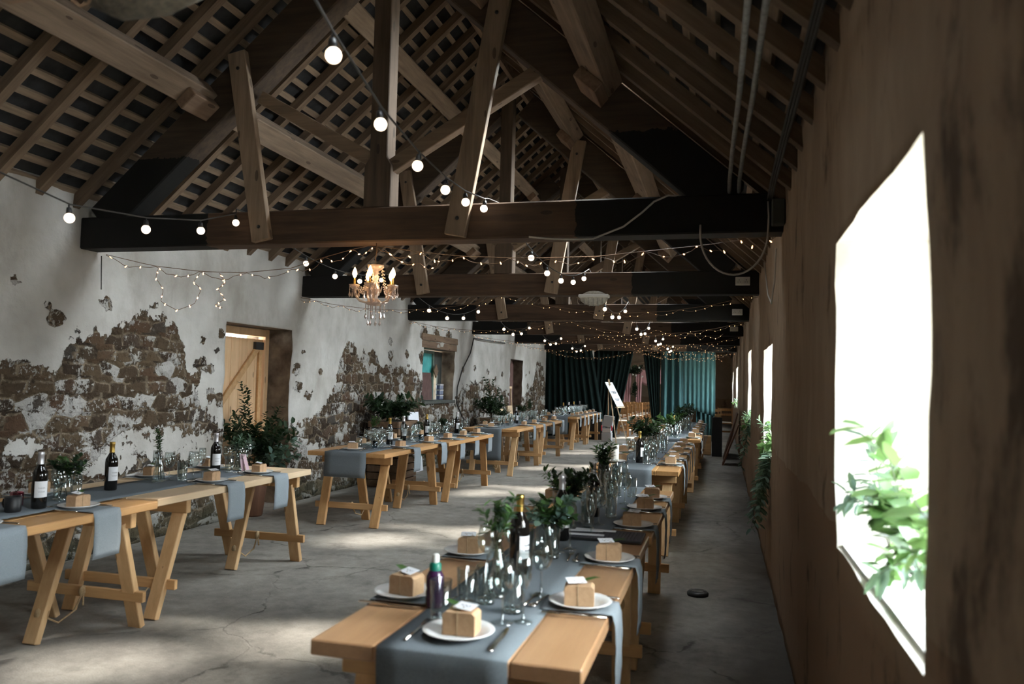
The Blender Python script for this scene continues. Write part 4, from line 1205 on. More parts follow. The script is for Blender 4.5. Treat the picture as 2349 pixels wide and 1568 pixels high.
vase('carafe', -0.8, 8.5, 'bushy green carafe behind the candle table bottle', 16, 0.22, 0.2, 0.06, 0.028, (('leafdark', .6), ('leafmid', .4)), 30)
vase('jar', -0.82, 9.6, 'jar of green leaves in the middle right table', 14, 0.2, 0.2, 0.055, 0.028, (('leafdark', .4), ('leafmid', .6)), 31)
vase('jar', -0.75, 12.3, 'leafy jar, nearest on the far right table', 14, 0.2, 0.2, 0.055, 0.028, (('leafmid', 1.0),), 32)
vase('jar', -0.72, 13.8, 'leafy jar, second on the far right table', 14, 0.22, 0.2, 0.055, 0.028, (('leafmid', .5), ('leafdark', .5)), 33)
vase('jar', -0.7, 15.4, 'dark leafy jar, third on the far right table', 16, 0.26, 0.2, 0.055, 0.028, (('leafdark', 1.0),), 34)
vase('jar', -0.66, 16.8, 'dark leafy jar at the end of the far right table', 16, 0.3, 0.18, 0.055, 0.028, (('leafdark', 1.0),), 35)
vase('jar', -3.75, 13.6, 'dark leafy jar, nearest on the third left table', 12, 0.16, 0.14, 0.05, 0.022, (('leafdark', 1.0),), 36)
vase('carafe', -3.75, 14.9, 'dark sprigs in a carafe, middle of the third left table', 10, 0.15, 0.16, 0.05, 0.022, (('leafdark', 1.0),), 37)
vase('carafe', -3.78, 15.8, 'tall dark sprig in a carafe, end of the third left table', 6, 0.24, 0.06, 0.045, 0.02, (('leafdark', 1.0),), 38)

# pink ribbon on the jar before the door
b = MB()
for k, (dx, dy) in enumerate(((0.0, 0.0), (0.022, 0.01))):
    pts = [(-3.66 + dx, 5.56 + dy, zt + 0.13), (-3.645 + dx, 5.55 + dy, zt + 0.09), (-3.635 + dx * 1.3, 5.545 + dy, zt + 0.05), (-3.62 + dx * 1.6, 5.54 + dy, zt + 0.004)]
    for i in range(3):
        p, q = Vector(pts[i]), Vector(pts[i + 1])
        b.beam(p, q, 0.028, 0.0015, (1, -0.6, 0.3))
T(b.build('ribbon', 'ribbon'), 'pink ribbon tails hanging from the jar before the pine door', 'ribbon')
# votives and mugs
def votive(x, y, label, mat):
    t = T(E('votive_holder', (x, y, zt)), label, 'candle holder')
    MB().lathe([(0.03, 0.002), (0.032, 0.01), (0.035, 0.075), (0.0325, 0.075), (0.0295, 0.012), (0.001, 0.008)], 20).build('cup', mat, t)
    MB().lathe([(0.0005, 0.009), (0.019, 0.009), (0.019, 0.02), (0.0005, 0.02)], 14).build('tealight', 'candle', t)
votive(-3.745, 3.58, 'pink glass votive at the left end of near left runner', 'pinkglass')
votive(-3.66, 8.05, 'blue grey glass votive at the near end of second left table', 'blueglass')
votive(-3.63, 9.35, 'blue glass votive between bottles, second left table', 'blueglass')
t = T(E('mug', (-3.6, 3.42, zt)), 'black mug at the left picture edge', 'mug')
MB().lathe([(0.0005, 0.0), (0.036, 0.0), (0.04, 0.006), (0.041, 0.08), (0.038, 0.08), (0.037, 0.01), (0.0005, 0.008)], 20).build('cup', 'black', t)
MB().tube([(-0.04, 0, 0.068), (-0.062, 0, 0.062), (-0.068, 0, 0.042), (-0.06, 0, 0.022), (-0.04, 0, 0.016)], 0.005, 6).build('handle', 'black', t)
# purple drink bottle
t = T(E('drink_bottle', (-0.905, 2.5, zt)), 'small purple drink bottle with green and white cap', 'bottle')
MB().lathe([(0.0005, 0.002), (0.027, 0.0), (0.03, 0.006), (0.03, 0.05), (0.0275, 0.06), (0.03, 0.07), (0.029, 0.1), (0.02, 0.118), (0.016, 0.122), (0.0005, 0.122)], 20).build('bottle_body', 'purple', t)
MB().lathe([(0.0195, 0.116), (0.0195, 0.138), (0.015, 0.144), (0.0005, 0.144)], 16).build('green_collar', 'greencap', t)
MB().lathe([(0.0125, 0.143), (0.0125, 0.165), (0.009, 0.171), (0.0005, 0.172)], 16).build('white_spout', 'whiteplastic', t)
# dark folder with paper strips
t = T(E('document_folder', (-0.545, 3.9, zt + 0.003)), 'dark textured folder lying across the nearest right table', 'folder')
b = MB().bx(-0.185, 0.185, -0.12, 0.12, 0, 0.012).build('cover', 'black', t, 0.002)
b = MB()
for i in range(22):
    for j in range(13): b.box((-0.172 + i * 0.0164, -0.108 + j * 0.018, 0.0128), (0.012, 0.01, 0.0016))
b.build('woven_texture', flat('charcoal', (0.05, 0.045, 0.06), 0.5), t)
for k, (x, y, a) in enumerate([(-0.66, 3.93, 0.2), (-0.6, 3.965, -0.05), (-0.64, 3.83, 0.04)]):
    o = MB().bx(-0.1, 0.1, -0.011, 0.011, 0, 0.006).build('paper_strip', 'tag', None, 0.001)
    o.location = (x, y, zt + 0.0185); o.rotation_euler = (0, 0, a)
    T(o, ['slanting white paper strip at the back of the dark folder', 'white paper strip across the far edge of the folder', 'white paper strip along the near edge of the folder'][k], 'paper strip')
# pillar candle on a plate
plate.place((-1.0, 7.76, zt), 0, 'white plate under the white pillar candle')
t = T(E('pillar_candle', (-1.0, 7.76, zt + 0.0065)), 'thick white pillar candle on a plate, middle right table', 'candle')
MB().lathe([(0.0005, 0), (0.036, 0), (0.037, 0.004), (0.037, 0.155), (0.034, 0.162), (0.012, 0.158), (0.0005, 0.157)], 22).build('wax_body', 'candle', t)
MB().tube([(0, 0, 0.156), (0.002, 0, 0.172)], 0.0015, 5).build('wick', 'black', t)
o = boxes[0].place((-0.96, 7.9, zt + 0.001), 0.4, 'kraft favour box right behind the pillar candle')

# ------------------------------------------------------------------ chandelier under the first tie beam
ch = T(E('chandelier', (-2.48, 5.38, 1.9)), 'small pink crystal chandelier with candle bulbs hanging from the nearest beam', 'chandelier')
MB().tube([(0, 0, 0.61), (0.004, 0, 0.55), (-0.004, 0, 0.5), (0, 0, 0.455)], 0.004, 6).build('cord', 'copper', ch)
MB().lathe([(0.001, 0.40), (0.03, 0.405), (0.05, 0.42), (0.062, 0.445), (0.058, 0.446), (0.046, 0.424), (0.001, 0.41)], 24, (0, 0, 0), 0, True, 0.06, 8).build('top_bowl', 'crystal', ch)
MB().lathe([(0.001, 0.405), (0.022, 0.40), (0.018, 0.37), (0.024, 0.35), (0.018, 0.335), (0.024, 0.32), (0.02, 0.3), (0.03, 0.285), (0.038, 0.265), (0.03, 0.235), (0.02, 0.21), (0.024, 0.2), (0.016, 0.19), (0.02, 0.16), (0.001, 0.15)], 18).build('column', 'crystal', ch)
MB().lathe([(0.001, 0.145), (0.05, 0.15), (0.075, 0.168), (0.072, 0.17), (0.048, 0.155), (0.001, 0.15)], 26, (0, 0, 0), 0, True, 0.06, 10).build('lower_bowl', 'crystal', ch)
for k in range(5):
    a = math.radians(-8 + 72 * k)
    dx, dy = math.cos(a), math.sin(a)
    R_ = 0.15
    ar = MB()
    pts = [(0.02 * dx, 0.02 * dy, 0.19), (0.06 * dx, 0.06 * dy, 0.165), (0.11 * dx, 0.11 * dy, 0.18), (0.145 * dx, 0.145 * dy, 0.225), (R_ * dx, R_ * dy, 0.265)]
    arm = ar.tube(pts, 0.009, 8).build('arm', 'crystal', ch)
    MB().lathe([(0.001, 0.265), (0.02, 0.267), (0.034, 0.28), (0.04, 0.295), (0.0375, 0.295), (0.03, 0.282), (0.001, 0.271)], 20, (R_ * dx, R_ * dy, 0), 0, True, 0.05, 8).build('drip_pan', 'crystal', arm)
    MB().tube([(R_ * dx, R_ * dy, 0.27), (R_ * dx, R_ * dy, 0.345)], 0.008, 8).build('candle_tube', 'gold', arm)
    MB().lathe([(0.0005, 0.345), (0.008, 0.35), (0.0165, 0.372), (0.014, 0.392), (0.006, 0.412), (0.0005, 0.422)], 14, (R_ * dx, R_ * dy, 0)).build('candle_bulb', 'flame', arm)
    for q in range(4):
        dr = MB()
        b_ = a + q * PI / 2 + 0.4
        px, py = R_ * dx + 0.036 * math.cos(b_), R_ * dy + 0.036 * math.sin(b_)
        for j in range(4): dr.ell((px, py, 0.288 - 0.0115 * j), (0.005, 0.005, 0.006), 6, 4)
        dr.lathe([(0.0005, 0.20), (0.011, 0.216), (0.0005, 0.25)], 6, (px, py, 0), 0, False)
        dr.build('crystal_drop', 'crystal', arm)
rd = random.Random(4)
for q in range(14):
    dr = MB()
    b_ = q * 2 * PI / 14
    rr = 0.07 if q % 2 else 0.045
    L_ = 0.06 if q % 2 else 0.11
    for j in range(int(L_ / 0.011)): dr.ell((rr * math.cos(b_), rr * math.sin(b_), 0.15 - 0.011 * j), (0.005, 0.005, 0.006), 6, 4)
    z0 = 0.15 - L_ - 0.042
    dr.lathe([(0.0005, z0), (0.011, z0 + 0.014), (0.0005, z0 + 0.042)], 6, (rr * math.cos(b_), rr * math.sin(b_), 0), 0, False)
    dr.build('crystal_strand', 'crystal', ch)
for q in range(10):      # swags of beads from the top bowl
    dr = MB()
    b_ = math.radians(-8 + 36 * q)
    for j in range(19):
        u = j / 18
        rr = 0.055 + 0.075 * u
        dr.ell((rr * math.cos(b_), rr * math.sin(b_), 0.43 - 0.16 * u - 0.1 * math.sin(PI * u)), (0.0055, 0.0055, 0.0062), 5, 4)
    dr.build('bead_swag', 'crystal', ch)

# ------------------------------------------------------------------ festoon strings along the barn
sock_m = MB().lathe([(0.0005, 0.052), (0.011, 0.05), (0.014, 0.035), (0.015, 0.018), (0.0005, 0.018)], 12).tube([(0, 0, 0.05), (0, 0, 0.066)], 0.004, 6)
bulb_m = MB().ell((0, 0, -0.004), (0.0255, 0.0255, 0.0255), 16, 10)
sock0 = bulb0 = None
def festoon(label, cable, bulbs):
    global sock0, bulb0
    o = T(MB().tube(cable, 0.0045, 6).build('festoon_lights', 'wire'), label, 'string lights', 'festoon strings along the barn')
    for p in bulbs:
        if sock0 is None:
            sock0 = sock_m.build('lamp_holder', 'black', o); bulb0 = bulb_m.build('bulb', 'festoon', sock0)
            s_, b_ = sock0, bulb0
        else:
            s_ = sock0.copy(); b_ = bulb0.copy(); col.objects.link(s_); col.objects.link(b_)
        s_.parent = o; b_.parent = s_
        s_.location = p; b_.location = (0, 0, 0)
        s_.rotation_euler = (rd.uniform(-.12, .12), rd.uniform(-.12, .12), rd.random())
def sag_pts(p0, p1, sag, n=14):
    p0, p1 = Vector(p0), Vector(p1)
    return [p0.lerp(p1, k / n) + Vector((0, 0, -sag * 4 * (k / n) * (1 - k / n))) for k in range(n + 1)]
DZ = Vector((0, 0, 0.066))
bl = [Vector(q) for q in ((-1.17, 2.18, 2.5), (-1.3, 2.82, 2.5), (-1.39, 3.44, 2.51), (-1.46, 4.02, 2.54), (-1.54, 4.61, 2.61), (-1.6, 5.19, 2.7))]
cab = [Vector((-1.0, 1.3, 2.72)), Vector((-1.1, 1.75, 2.62))] + [q + DZ for q in bl] + [Vector((-1.6, TY[0] - 0.01, 2.79))]
allb = list(bl)
xa = [-1.6, -1.46, -1.42, -1.38, -1.36, -1.34]
for i in range(5):
    y0, y1 = TY[i] + 0.21, TY[i + 1] - 0.01
    pts = sag_pts((xa[i] if i else -1.56, y0, 2.78), (xa[i + 1], y1, 2.8), 0.24 if i < 1 else 0.3)
    cab += [Vector((pts[0].x, TY[i] + 0.1, 2.785))] + pts
    for k in range(5 + (i == 0)):
        u = (k + 0.5) / (5 + (i == 0)) * 14
        f = int(u); allb.append(pts[f].lerp(pts[f + 1], u - f) - DZ)
festoon('festoon string with round white bulbs running down the right of the centre', cab, allb)
bl = [Vector(q) for q in ((-3.22, 3.3, 2.29), (-3.3, 3.95, 2.36), (-3.37, 4.55, 2.47), (-3.55, 5.2, 2.66))]
cab = [Vector((-3.05, 1.6, 2.62)), Vector((-3.12, 2.4, 2.44))] + [q + DZ for q in bl] + [Vector((-3.62, TY[0] - 0.01, 2.785))]
allb = list(bl)
xa = [-3.62, -3.85, -3.72, -3.75, -3.8, -3.8]
for i in range(5):
    y0, y1 = TY[i] + 0.21, TY[i + 1] - 0.01
    pts = sag_pts((xa[i], y0, 2.78), (xa[i + 1], y1, 2.8), 0.2 if i < 1 else 0.32)
    cab += [Vector((pts[0].x, TY[i] + 0.1, 2.785))] + pts
    for k in range(5):
        u = (k + 0.5) / 5 * 14
        f = int(u); allb.append(pts[f].lerp(pts[f + 1], u - f) - DZ)
festoon('festoon string with round white bulbs running down the left side', cab, allb)

# ------------------------------------------------------------------ fairy lights across the barn
fb0 = None
def fairy(label, main, n, loops=(), seed=1, drop=0.06, s=1.0):
    """a warm white string wound round a line, with little lamps as parts"""
    global fb0
    r_ = random.Random(seed)
    main = [Vector(p) for p in main]
    def along(P_, u):
        u *= len(P_) - 1; i = min(len(P_) - 2, int(u)); return P_[i].lerp(P_[i + 1], u - i)
    b = MB()
    dense = [along(main, k / 60) for k in range(61)]
    b.tube(dense, 0.0028, 5)
    wav = []
    for k in range(121):
        p = along(dense, k / 120)
        wav.append(p + Vector((0, 0.012 * math.sin(k * 1.1), -abs(math.sin(k * 0.42 + seed)) * drop * r_.uniform(.6, 1))))
    b.tube(wav, 0.0024, 4)
    spots = [along(wav, (k + r_.random() * .5) / n) for k in range(n)]
    for lp in loops:
        lp = [Vector(q) for q in lp[1]], lp[0]
        P_, m = lp
        b.tube([along(P_, k / 30) for k in range(31)], 0.0024, 4)
        spots += [along(P_, (k + 0.5) / m) for k in range(m)]
    o = T(b.build('fairy_lights', 'copper'), label, 'fairy lights', 'fairy light strings across the beams')
    for p in spots:
        if fb0 is None:
            fb0 = MB().lathe([(0.0004, -0.016), (0.0035, -0.013), (0.0045, -0.006), (0.003, 0.002), (0.0015, 0.006), (0.0004, 0.007)], 7).build('fairy_bulb', 'fairy', o); q = fb0
        else:
            q = fb0.copy(); col.objects.link(q); q.parent = o
        q.location = p
        q.rotation_euler = (r_.uniform(-1.2, 1.2), r_.uniform(-1.2, 1.2), 0)
        q.scale = (s, s, s)
yb = TY[0] + 0.24
fairy('fairy lights looping across the nearest tie beam past the chandelier',
      [(XL + 0.03, yb, 2.5), (-4.56, yb, 2.4), (-4.1, yb, 2.345), (-3.7, yb, 2.33), (-3.28, yb, 2.36), (-3.0, yb, 2.44), (-2.75, yb, 2.5), (-2.54, yb - 0.12, 2.505), (-2.19, yb - .05, 2.46), (-1.89, yb, 2.43), (-1.5, yb, 2.41),
       (-1.23, yb, 2.405), (-0.86, yb, 2.41), (-0.52, yb, 2.44), (-0.17, yb, 2.47), (0.1, yb, 2.5), (XR - 0.02, yb, 2.53)], 46,
      [(11, [(-4.5, yb, 2.37), (-4.52, yb, 2.3), (-4.44, yb, 2.2), (-4.46, yb, 2.1), (-4.3, yb, 2.03), (-4.14, yb, 2.08), (-4.08, yb, 2.2), (-4.16, yb, 2.26), (-4.1, yb, 2.33)]),
       (9, [(-3.92, yb, 2.33), (-3.86, yb, 2.25), (-3.93, yb, 2.2), (-3.86, yb, 2.12), (-3.95, yb, 2.07), (-3.88, yb, 2.05)]),
       (6, [(-2.5, yb, 2.5), (-2.4, yb, 2.42), (-2.3, yb, 2.37), (-2.2, yb, 2.38), (-2.13, yb, 2.33), (-2.06, yb, 2.36), (-2.05, yb, 2.43)])], 3, 0.07)
for i in range(1, 6):
    y = TY[i] - 0.06
    z0 = 2.47
    lab = ['', 'second', 'third', 'fourth', 'fifth', 'sixth'][i]
    main = [(XL + 0.04, y, z0 + .02)] + [(XL + 0.04 + (XC - XL) * k / 6, y, z0 + 0.02 - 0.62 * (k / 6) * (1 - k / 6) * (1.0 if i < 5 else 1.3) + (0.02 if k == 6 else 0)) for k in range(1, 7)]
    main += [(XC + 0.04 + (XR - XC - 0.06) * k / 6, y, z0 + 0.03 - 0.8 * (k / 6) * (1 - k / 6)) for k in range(1, 7)]
    lp = []
    if i in (2, 3, 4, 5):
        r_ = random.Random(50 + i)
        pts = [(-1.9 + 1.9 * k / 24, y - 0.03 + r_.uniform(-.05, .05), z0 - 0.16 + r_.uniform(-0.1, 0.06)) for k in range(25)]
        lp.append((26, pts))
    fairy(f'fairy lights sagging under the {lab} tie beam from the camera', main, 56, lp, i, 0.05, 0.62)
# blurred string close to the camera, top left
fairy('out of focus fairy lights close under the roof at the top left', [(-2.0, 1.2, 2.37), (-1.45, 1.38, 2.34), (-1.0, 1.5, 2.42), (-0.6, 1.6, 2.5), (-0.2, 1.7, 2.62)], 9, (), 9, 0.05)

# ------------------------------------------------------------------ cables, sockets, pipes
T(MB().tube(sag_pts((-1.3, 5.29, 2.512), (-0.85, 5.27, 2.485), 0.01, 6) + [(-0.65, 5.27, 2.56), (-0.53, 5.27, 2.65), (-0.45, 5.28, 2.725), (-0.36, 5.29, 2.765), (-0.28, 5.34, 2.77)], 0.0065, 7).build('cable', 'whitecable'), 'white cable curving up over the nearest tie beam', 'cable')
lp = []
for k in range(21):
    a = PI * k / 20
    lp.append((0.06 - 0.21 * math.cos(a), 5.27, 2.5 - 0.27 * math.sin(a)))
lp = [(-0.15, 5.28, 2.56)] + lp + [(0.275, 5.28, 2.6), (0.27, 5.28, 2.7)]
T(MB().tube(lp, 0.0065, 7).build('cable', 'whitecable'), 'white cable hanging in a big loop at the right end of nearest beam', 'cable')
T(MB().tube([(XR - 0.03, 5.6, 2.45), (XR - 0.03, 5.75, 2.25), (XR - 0.03, 6.1, 2.13), (XR - 0.03, 6.6, 2.25), (XR - 0.03, 7.2, 2.6)], 0.006, 6).build('cable', 'whitecable'), 'thin cable drooping on the right wall past the first beam', 'cable')
T(MB().tube([(XL + 0.05, 19.1 - 0.9, 2.45), (XL + 0.04, 15.78, 2.42), (XL + 0.03, 15.6, 2.1), (XL + 0.03, 15.1, 1.75), (XL + 0.02, 14.86, 1.4), (XL + 0.03, 14.8, 1.1), (XL + 0.03, 15.2, 0.8), (XL + 0.03, 15.8, 0.6)], 0.012, 6).build('cable', 'wire'), 'black cable snaking down the left wall beside the window', 'cable')
T(MB().tube([(XL + 0.03, 5.5, 2.48), (XL + 0.035, 5.51, 2.2)], 0.004, 5).build('cable', 'wire'), 'short black wire dangling on the left wall under the nearest beam', 'cable')
def socket(x, y, z, label):
    t = T(E('socket_box', (x, y, z)), label, 'socket')
    MB().bx(-0.075, 0.075, -0.04, 0, -0.045, 0.045).build('face_plate', 'whiteplastic', t, 0.004)
    h = MB()
    for s in (-1, 1):
        h.box((s * 0.036, -0.041, 0.012), (0.006, 0.004, 0.012)).box((s * 0.036 - 0.012, -0.041, -0.012), (0.009, 0.004, 0.005)).box((s * 0.036 + 0.012, -0.041, -0.012), (0.009, 0.004, 0.005))
    h.build('pin_holes', 'black', t)
socket(0.196, TY[1] - 0.001, 2.645, 'white double socket on the second tie beam')
socket(0.2, TY[2] - 0.001, 2.64, 'white double socket on the third tie beam')
socket(0.2, TY[3] - 0.001, 2.64, 'white double socket on the fourth tie beam')
T(MB().bx(0.29, 0.368, 5.2, 5.3, 2.54, 2.7).build('junction_box', 'greyboard', None, 0.006), 'dark grey junction box at the right end of nearest beam', 'junction box')
def clip_pipe(x, label):
    t = T(E('conduit_pipe', (x, 4.95, 0)), label, 'pipe')
    MB().tube([(0, 0, 2.78), (0, 0, zroof(x) + 0.06)] if x > 5 else [(0.0, 0.2, 2.77), (0.005, 0.05, 2.83)] + [(0.02, -0.02 - 0.36 * k, 2.86 - 0.0 * k) for k in range(8)], 0.013, 8).build('tube', 'steelpipe', t)
for x, lb in ((0.06, 'galvanised conduit under the right rafters, the left one of the pair'), (0.12, 'galvanised conduit under the right rafters, the right one of the pair')):
    t = T(E('conduit_pipe', (0, 0, 0)), lb, 'pipe')
    MB().tube([(x - .03, TY[0] + 0.0, 2.775), (x - 0.03, 5.2, 2.82), (x - .02, 4.6, 2.83), (x, 3.6, 2.81), (x + .01, 2.6, 2.8), (x + .02, Y0 + 0.02, 2.79)], 0.0125, 8).build('tube', 'steelpipe', t)
cb = MB()
for k in range(3):
    cb.tube([(0.27 + 0.012 * k, TY[0], 2.72), (0.25 + 0.012 * k, 4.6, 2.66), (0.255 + 0.01 * k, 3.4, 2.66 - .01 * k), (0.26 + 0.01 * k, 2.2, 2.655), (0.26 + 0.01 * k, Y0 + .02, 2.65)], 0.007, 6)
T(cb.build('cable_bundle', 'wire'), 'bundle of dark cables clipped below the right eaves', 'cables')
# bulkhead lamp under the second beam
t = T(E('bulkhead_lamp', (-1.39, TY[1] - 0.06, 2.51)), 'old oval bulkhead lamp fixed below the second tie beam', 'lamp')
MB().bx(-0.17, 0.17, -0.055, 0.055, -0.04, -0.002).build('housing', 'whiteplastic', t, 0.01)
b = MB().ell((0, 0, -0.045), (0.155, 0.052, 0.085), 20, 10)
b.build('glass_cover', mottled('frosted_dirty_glass', (0.3, 0.29, 0.25), (0.5, 0.48, 0.42), 40, 0.35), t)
b = MB()
for k in (-2, -1, 0, 1, 2):
    b.tube([(0.05 * k, 0.055 * math.cos(a), -0.045 - 0.09 * math.sin(a) * math.sqrt(1 - (0.05 * k / 0.17) ** 2)) for a in [PI * j / 8 for j in range(9)]], 0.003, 5)
b.build('wire_guard', 'steelpipe', t)
# blurred hanging bundle near the camera
b = MB()
r_ = random.Random(8)
prof = [(0.001, 0.0), (0.09, 0.01), (0.16, 0.06), (0.2, 0.15), (0.19, 0.24), (0.13, 0.32), (0.05, 0.38), (0.001, 0.39)]
b.lathe(prof, 36, (0, 0, 0), 0, True, 0.05, 5)
b.v = [tuple(Vector(q) * (1 + 0.16 * noise.noise(Vector(q) * 9) + 0.07 * noise.noise(Vector(q) * 24))) for q in b.v]
hb = T(E('hanging_bundle', (-1.4, 1.6, 2.425)), 'pale brown cloth bundle hanging out of focus at the top left', 'bundle')
body = b.build('cloth', 'hessian', hb)
body.rotation_euler = (0.25, 1.05, 0.35); body.location = (-0.2, 0, 0.075)
MB().tube([(0.02, 0, 0.15), (0.02, 0, 1.2), (0.02, 0.0, zroof(-1.4) - 2.425)], 0.004, 5).build('cord', 'rope', hb)

# ------------------------------------------------------------------ big foliage arrangements
def pot_arrangement(name, loc, label, base, sprays, cat='plant arrangement'):
    t = T(E(name, loc), label, cat)
    base(t)
    for args, mt in sprays:
        lv, st = foliage(*args)
        f = lv.build('foliage', mt, t); st.build('stem', 'stem', f)
    return t
def urn(t): MB().lathe([(0.0005, 0), (0.1, 0), (0.11, 0.02), (0.14, 0.3), (0.15, 0.5), (0.16, 0.55), (0.14, 0.55), (0.0005, 0.48)], 20).build('pot', 'redbrown', t)
r_ = random.Random(31)
pot_arrangement('potted_greenery', (-4.93, 7.74, 0), 'tall dark greenery in a pot in front of the pine door', urn,
    [((r_, 26, (0, 0, 0.5), 0.55, 0.45, 0.1, 0.045), 'leafdark'), ((r_, 6, (-0.05, 0.0, 0.5), 1.0, 0.14, 0.075, 0.026, (-.05, -0.12, 0), .02, 20), 'leafdark'),
     ((r_, 5, (0.0, 0.3, 0.5), 0.75, 0.12, 0.07, 0.024, (0, 0.1, 0), .02, 16), 'leafdark'), ((r_, 14, (0.02, 0.2, 0.45), 0.35, 0.5, 0.085, 0.07, (0, 0.15, 0)), 'leafblue')])
def crates(n, w_, d_, h_):
    def f(t):
        for k in range(n):
            c = MB()
            z = k * h_
            for s in (-1, 1):
                for j in range(3):
                    c.bx(s * d_ / 2 - 0.008, s * d_ / 2 + 0.008, -w_ / 2, w_ / 2, z + 0.01 + j * h_ / 3, z + h_ / 3 - 0.008 + j * h_ / 3)
                    c.bx(-d_ / 2 + .009, d_ / 2 - .009, s * w_ / 2 - 0.008 - .002, s * w_ / 2 + .006, z + 0.01 + j * h_ / 3, z + h_ / 3 - 0.008 + j * h_ / 3)
            c.bx(-d_ / 2 + .01, d_ / 2 - .01, -w_ / 2 + .012, w_ / 2 - .012, z + 0.002, z + 0.014)
            c.build('crate', 'crate', t)
        MB().bx(-d_ / 2 + .02, d_ / 2 - .02, -w_ / 2 + .02, w_ / 2 - .02, n * h_ - 0.12, n * h_ - 0.02).build('soil', 'black', t)
    return f
pot_arrangement('crate_planter', (-4.62, 10.8, 0), 'stacked wooden crates topped by dark trailing foliage left of the window', crates(3, 0.72, 0.45, 0.31),
    [((r_, 26, (0, 0, 0.88), 0.38, 0.5, 0.11, 0.055), 'leafdark'), ((r_, 16, (0.12, 0.25, 0.9), 0.1, 0.34, 0.1, 0.05, (0.1, 0.15, 0), .1, 12, .55), 'leafdark')])
pot_arrangement('crate_planter', (-4.65, 16.1, 0), 'wooden crates with dark bushy foliage past the small window', crates(3, 0.5, 0.4, 0.26),
    [((r_, 22, (0, 0, 0.75), 0.45, 0.5, 0.11, 0.055), 'leafdark'), ((r_, 6, (0, 0, 0.75), 0.85, 0.2, 0.09, 0.04), 'leafdark')])
t = T(MB().prism([(0, 0), (0.02, 0), (-0.1, 0.98), (-0.12, 0.98)], 0, 0.46).build('white_board', 'whiteboard'), 'plain white board leaning on the wall under the window', 'board')
t.location = (-4.9, 12.28, 0)
t = T(E('blue_bottle_pack', (-5.2, 14.32, 1.158)), 'stack of blue and white bottles on the left window sill', 'pack')
for k in range(3):
    MB().bx(-0.045, 0.045, -0.09, 0.09, 0.003 + k * 0.1, 0.1 + k * 0.1).build('pack_wrap', flat(f'blue_wrap{k}', (0.12, 0.15, 0.26), 0.3), t, 0.012)
    MB().bx(-0.046, 0.046, -0.091, 0.091, 0.075 + k * 0.1, 0.093 + k * 0.1).build('white_band', 'whiteplastic', t)

def garland(a, c, z, label, n, seed, trail=None, out=0.12, lift=0.0):
    """greenery lying on a window sill and spilling into the room"""
    r_ = random.Random(seed)
    t = T(E('window_garland', (XR + 0.08, (a + c) / 2, z + 0.01)), label, 'garland', 'greenery garlands on the right window sills')
    L_ = c - a
    lv, st = MB(), MB()
    lv2 = MB()
    st.tube([(0.06, -L_ / 2 + 0.08 + (L_ - .16) * k / 10, 0.03 + 0.02 * math.sin(k * 1.7)) for k in range(11)], 0.008, 5)
    for k in range(n):
        y = -L_ / 2 + 0.15 + (L_ - 0.3) * r_.random()
        f, g = foliage(r_, 1, (0.05, y, 0.03), r_.uniform(0.1, 0.28) + lift * r_.uniform(.3, 1), 0.01, 0.085 if k % 3 else 0.06, 0.05 if k % 2 else 0.022, (-out * r_.uniform(.6, 2.0), r_.uniform(-.2, .2), 0.02), .01, 9, r_.uniform(0, .2))
        (lv if k % 2 else lv2).add(f.v, f.f, 0, True)
        st.add(g.v, g.f, 0, True)
    if trail:
        for k in range(trail):
            y = r_.uniform(-L_ / 2 + 0.1, -L_ / 2 + 0.5)
            f, g = foliage(r_, 1, (-0.02, y, 0.03), 0.05, 0.01, 0.09, 0.03, (-0.2, r_.uniform(-.25, .1), 0), .01, 14, r_.uniform(.35, .7))
            lv2.add(f.v, f.f, 0, True); st.add(g.v, g.f, 0, True)
    f1 = lv.build('broad_leaves', 'leafbright', t)
    lv2.build('narrow_leaves', 'leafblue', t)
    st.build('stem', 'stem', t)
    fl = MB()
    for k in range(4):
        y = r_.uniform(-L_ / 3, L_ / 3)
        for j in range(6):
            aa = j * 1.05
            fl.leaf((-0.02, y, 0.12 + .03 * (k % 2)), (math.cos(aa), math.sin(aa), 0.5), (0, 0, 1), 0.04, 0.03)
    fl.build('white_flowers', 'flower', t)
garland(*WINR[0][:3], 'leafy garland with eucalyptus on the sill of the nearest window', 15, 1, None, 0.1, 0.26)
garland(*WINR[1][:3], 'lush garland trailing down the wall below the second window', 20, 2, 14, 0.12)
garland(*WINR[2][:3], 'garland with white flowers on the third window sill', 18, 3, 4, 0.12)
garland(*WINR[3][:3], 'garland on the narrow far window sill', 16, 4, None, 0.12)

# ------------------------------------------------------------------ far end: curtains, ceremony space
def curtain(name, xt0, xt1, xb0, xb1, y, zt_, zb0, zb1, mat, label, folds, amp=0.05, seed=0):
    b = MB(); nu, nv = max(20, folds * 8), 14
    r_ = random.Random(seed)
    ph = [r_.random() * 6 for _ in range(4)]
    for j in range(nv + 1):
        v = j / nv
        for i in range(nu + 1):
            u = i / nu
            x = (xt0 + (xt1 - xt0) * u) * (1 - v) + (xb0 + (xb1 - xb0) * u) * v
            zb = zb0 + (zb1 - zb0) * u + 0.0
            z = zt_ + (zb - zt_) * v
            d = amp * (0.6 + 0.4 * v) * (math.sin(u * folds * 2 * PI + ph[0]) + 0.35 * math.sin(u * folds * 4.7 + ph[1] + v))
            b.v.append((x, y + d, z))
    for j in range(nv):
        for i in range(nu):
            a = j * (nu + 1) + i
            b.f.append([a, a + 1, a + nu + 2, a + nu + 1]); b.m.append(0); b.sm.append(True)
    o = b.build(name, mat)
    s = o.modifiers.new('thick', 'SOLIDIFY'); s.thickness = 0.004
    return T(o, label, 'curtain')
CY = 22.95
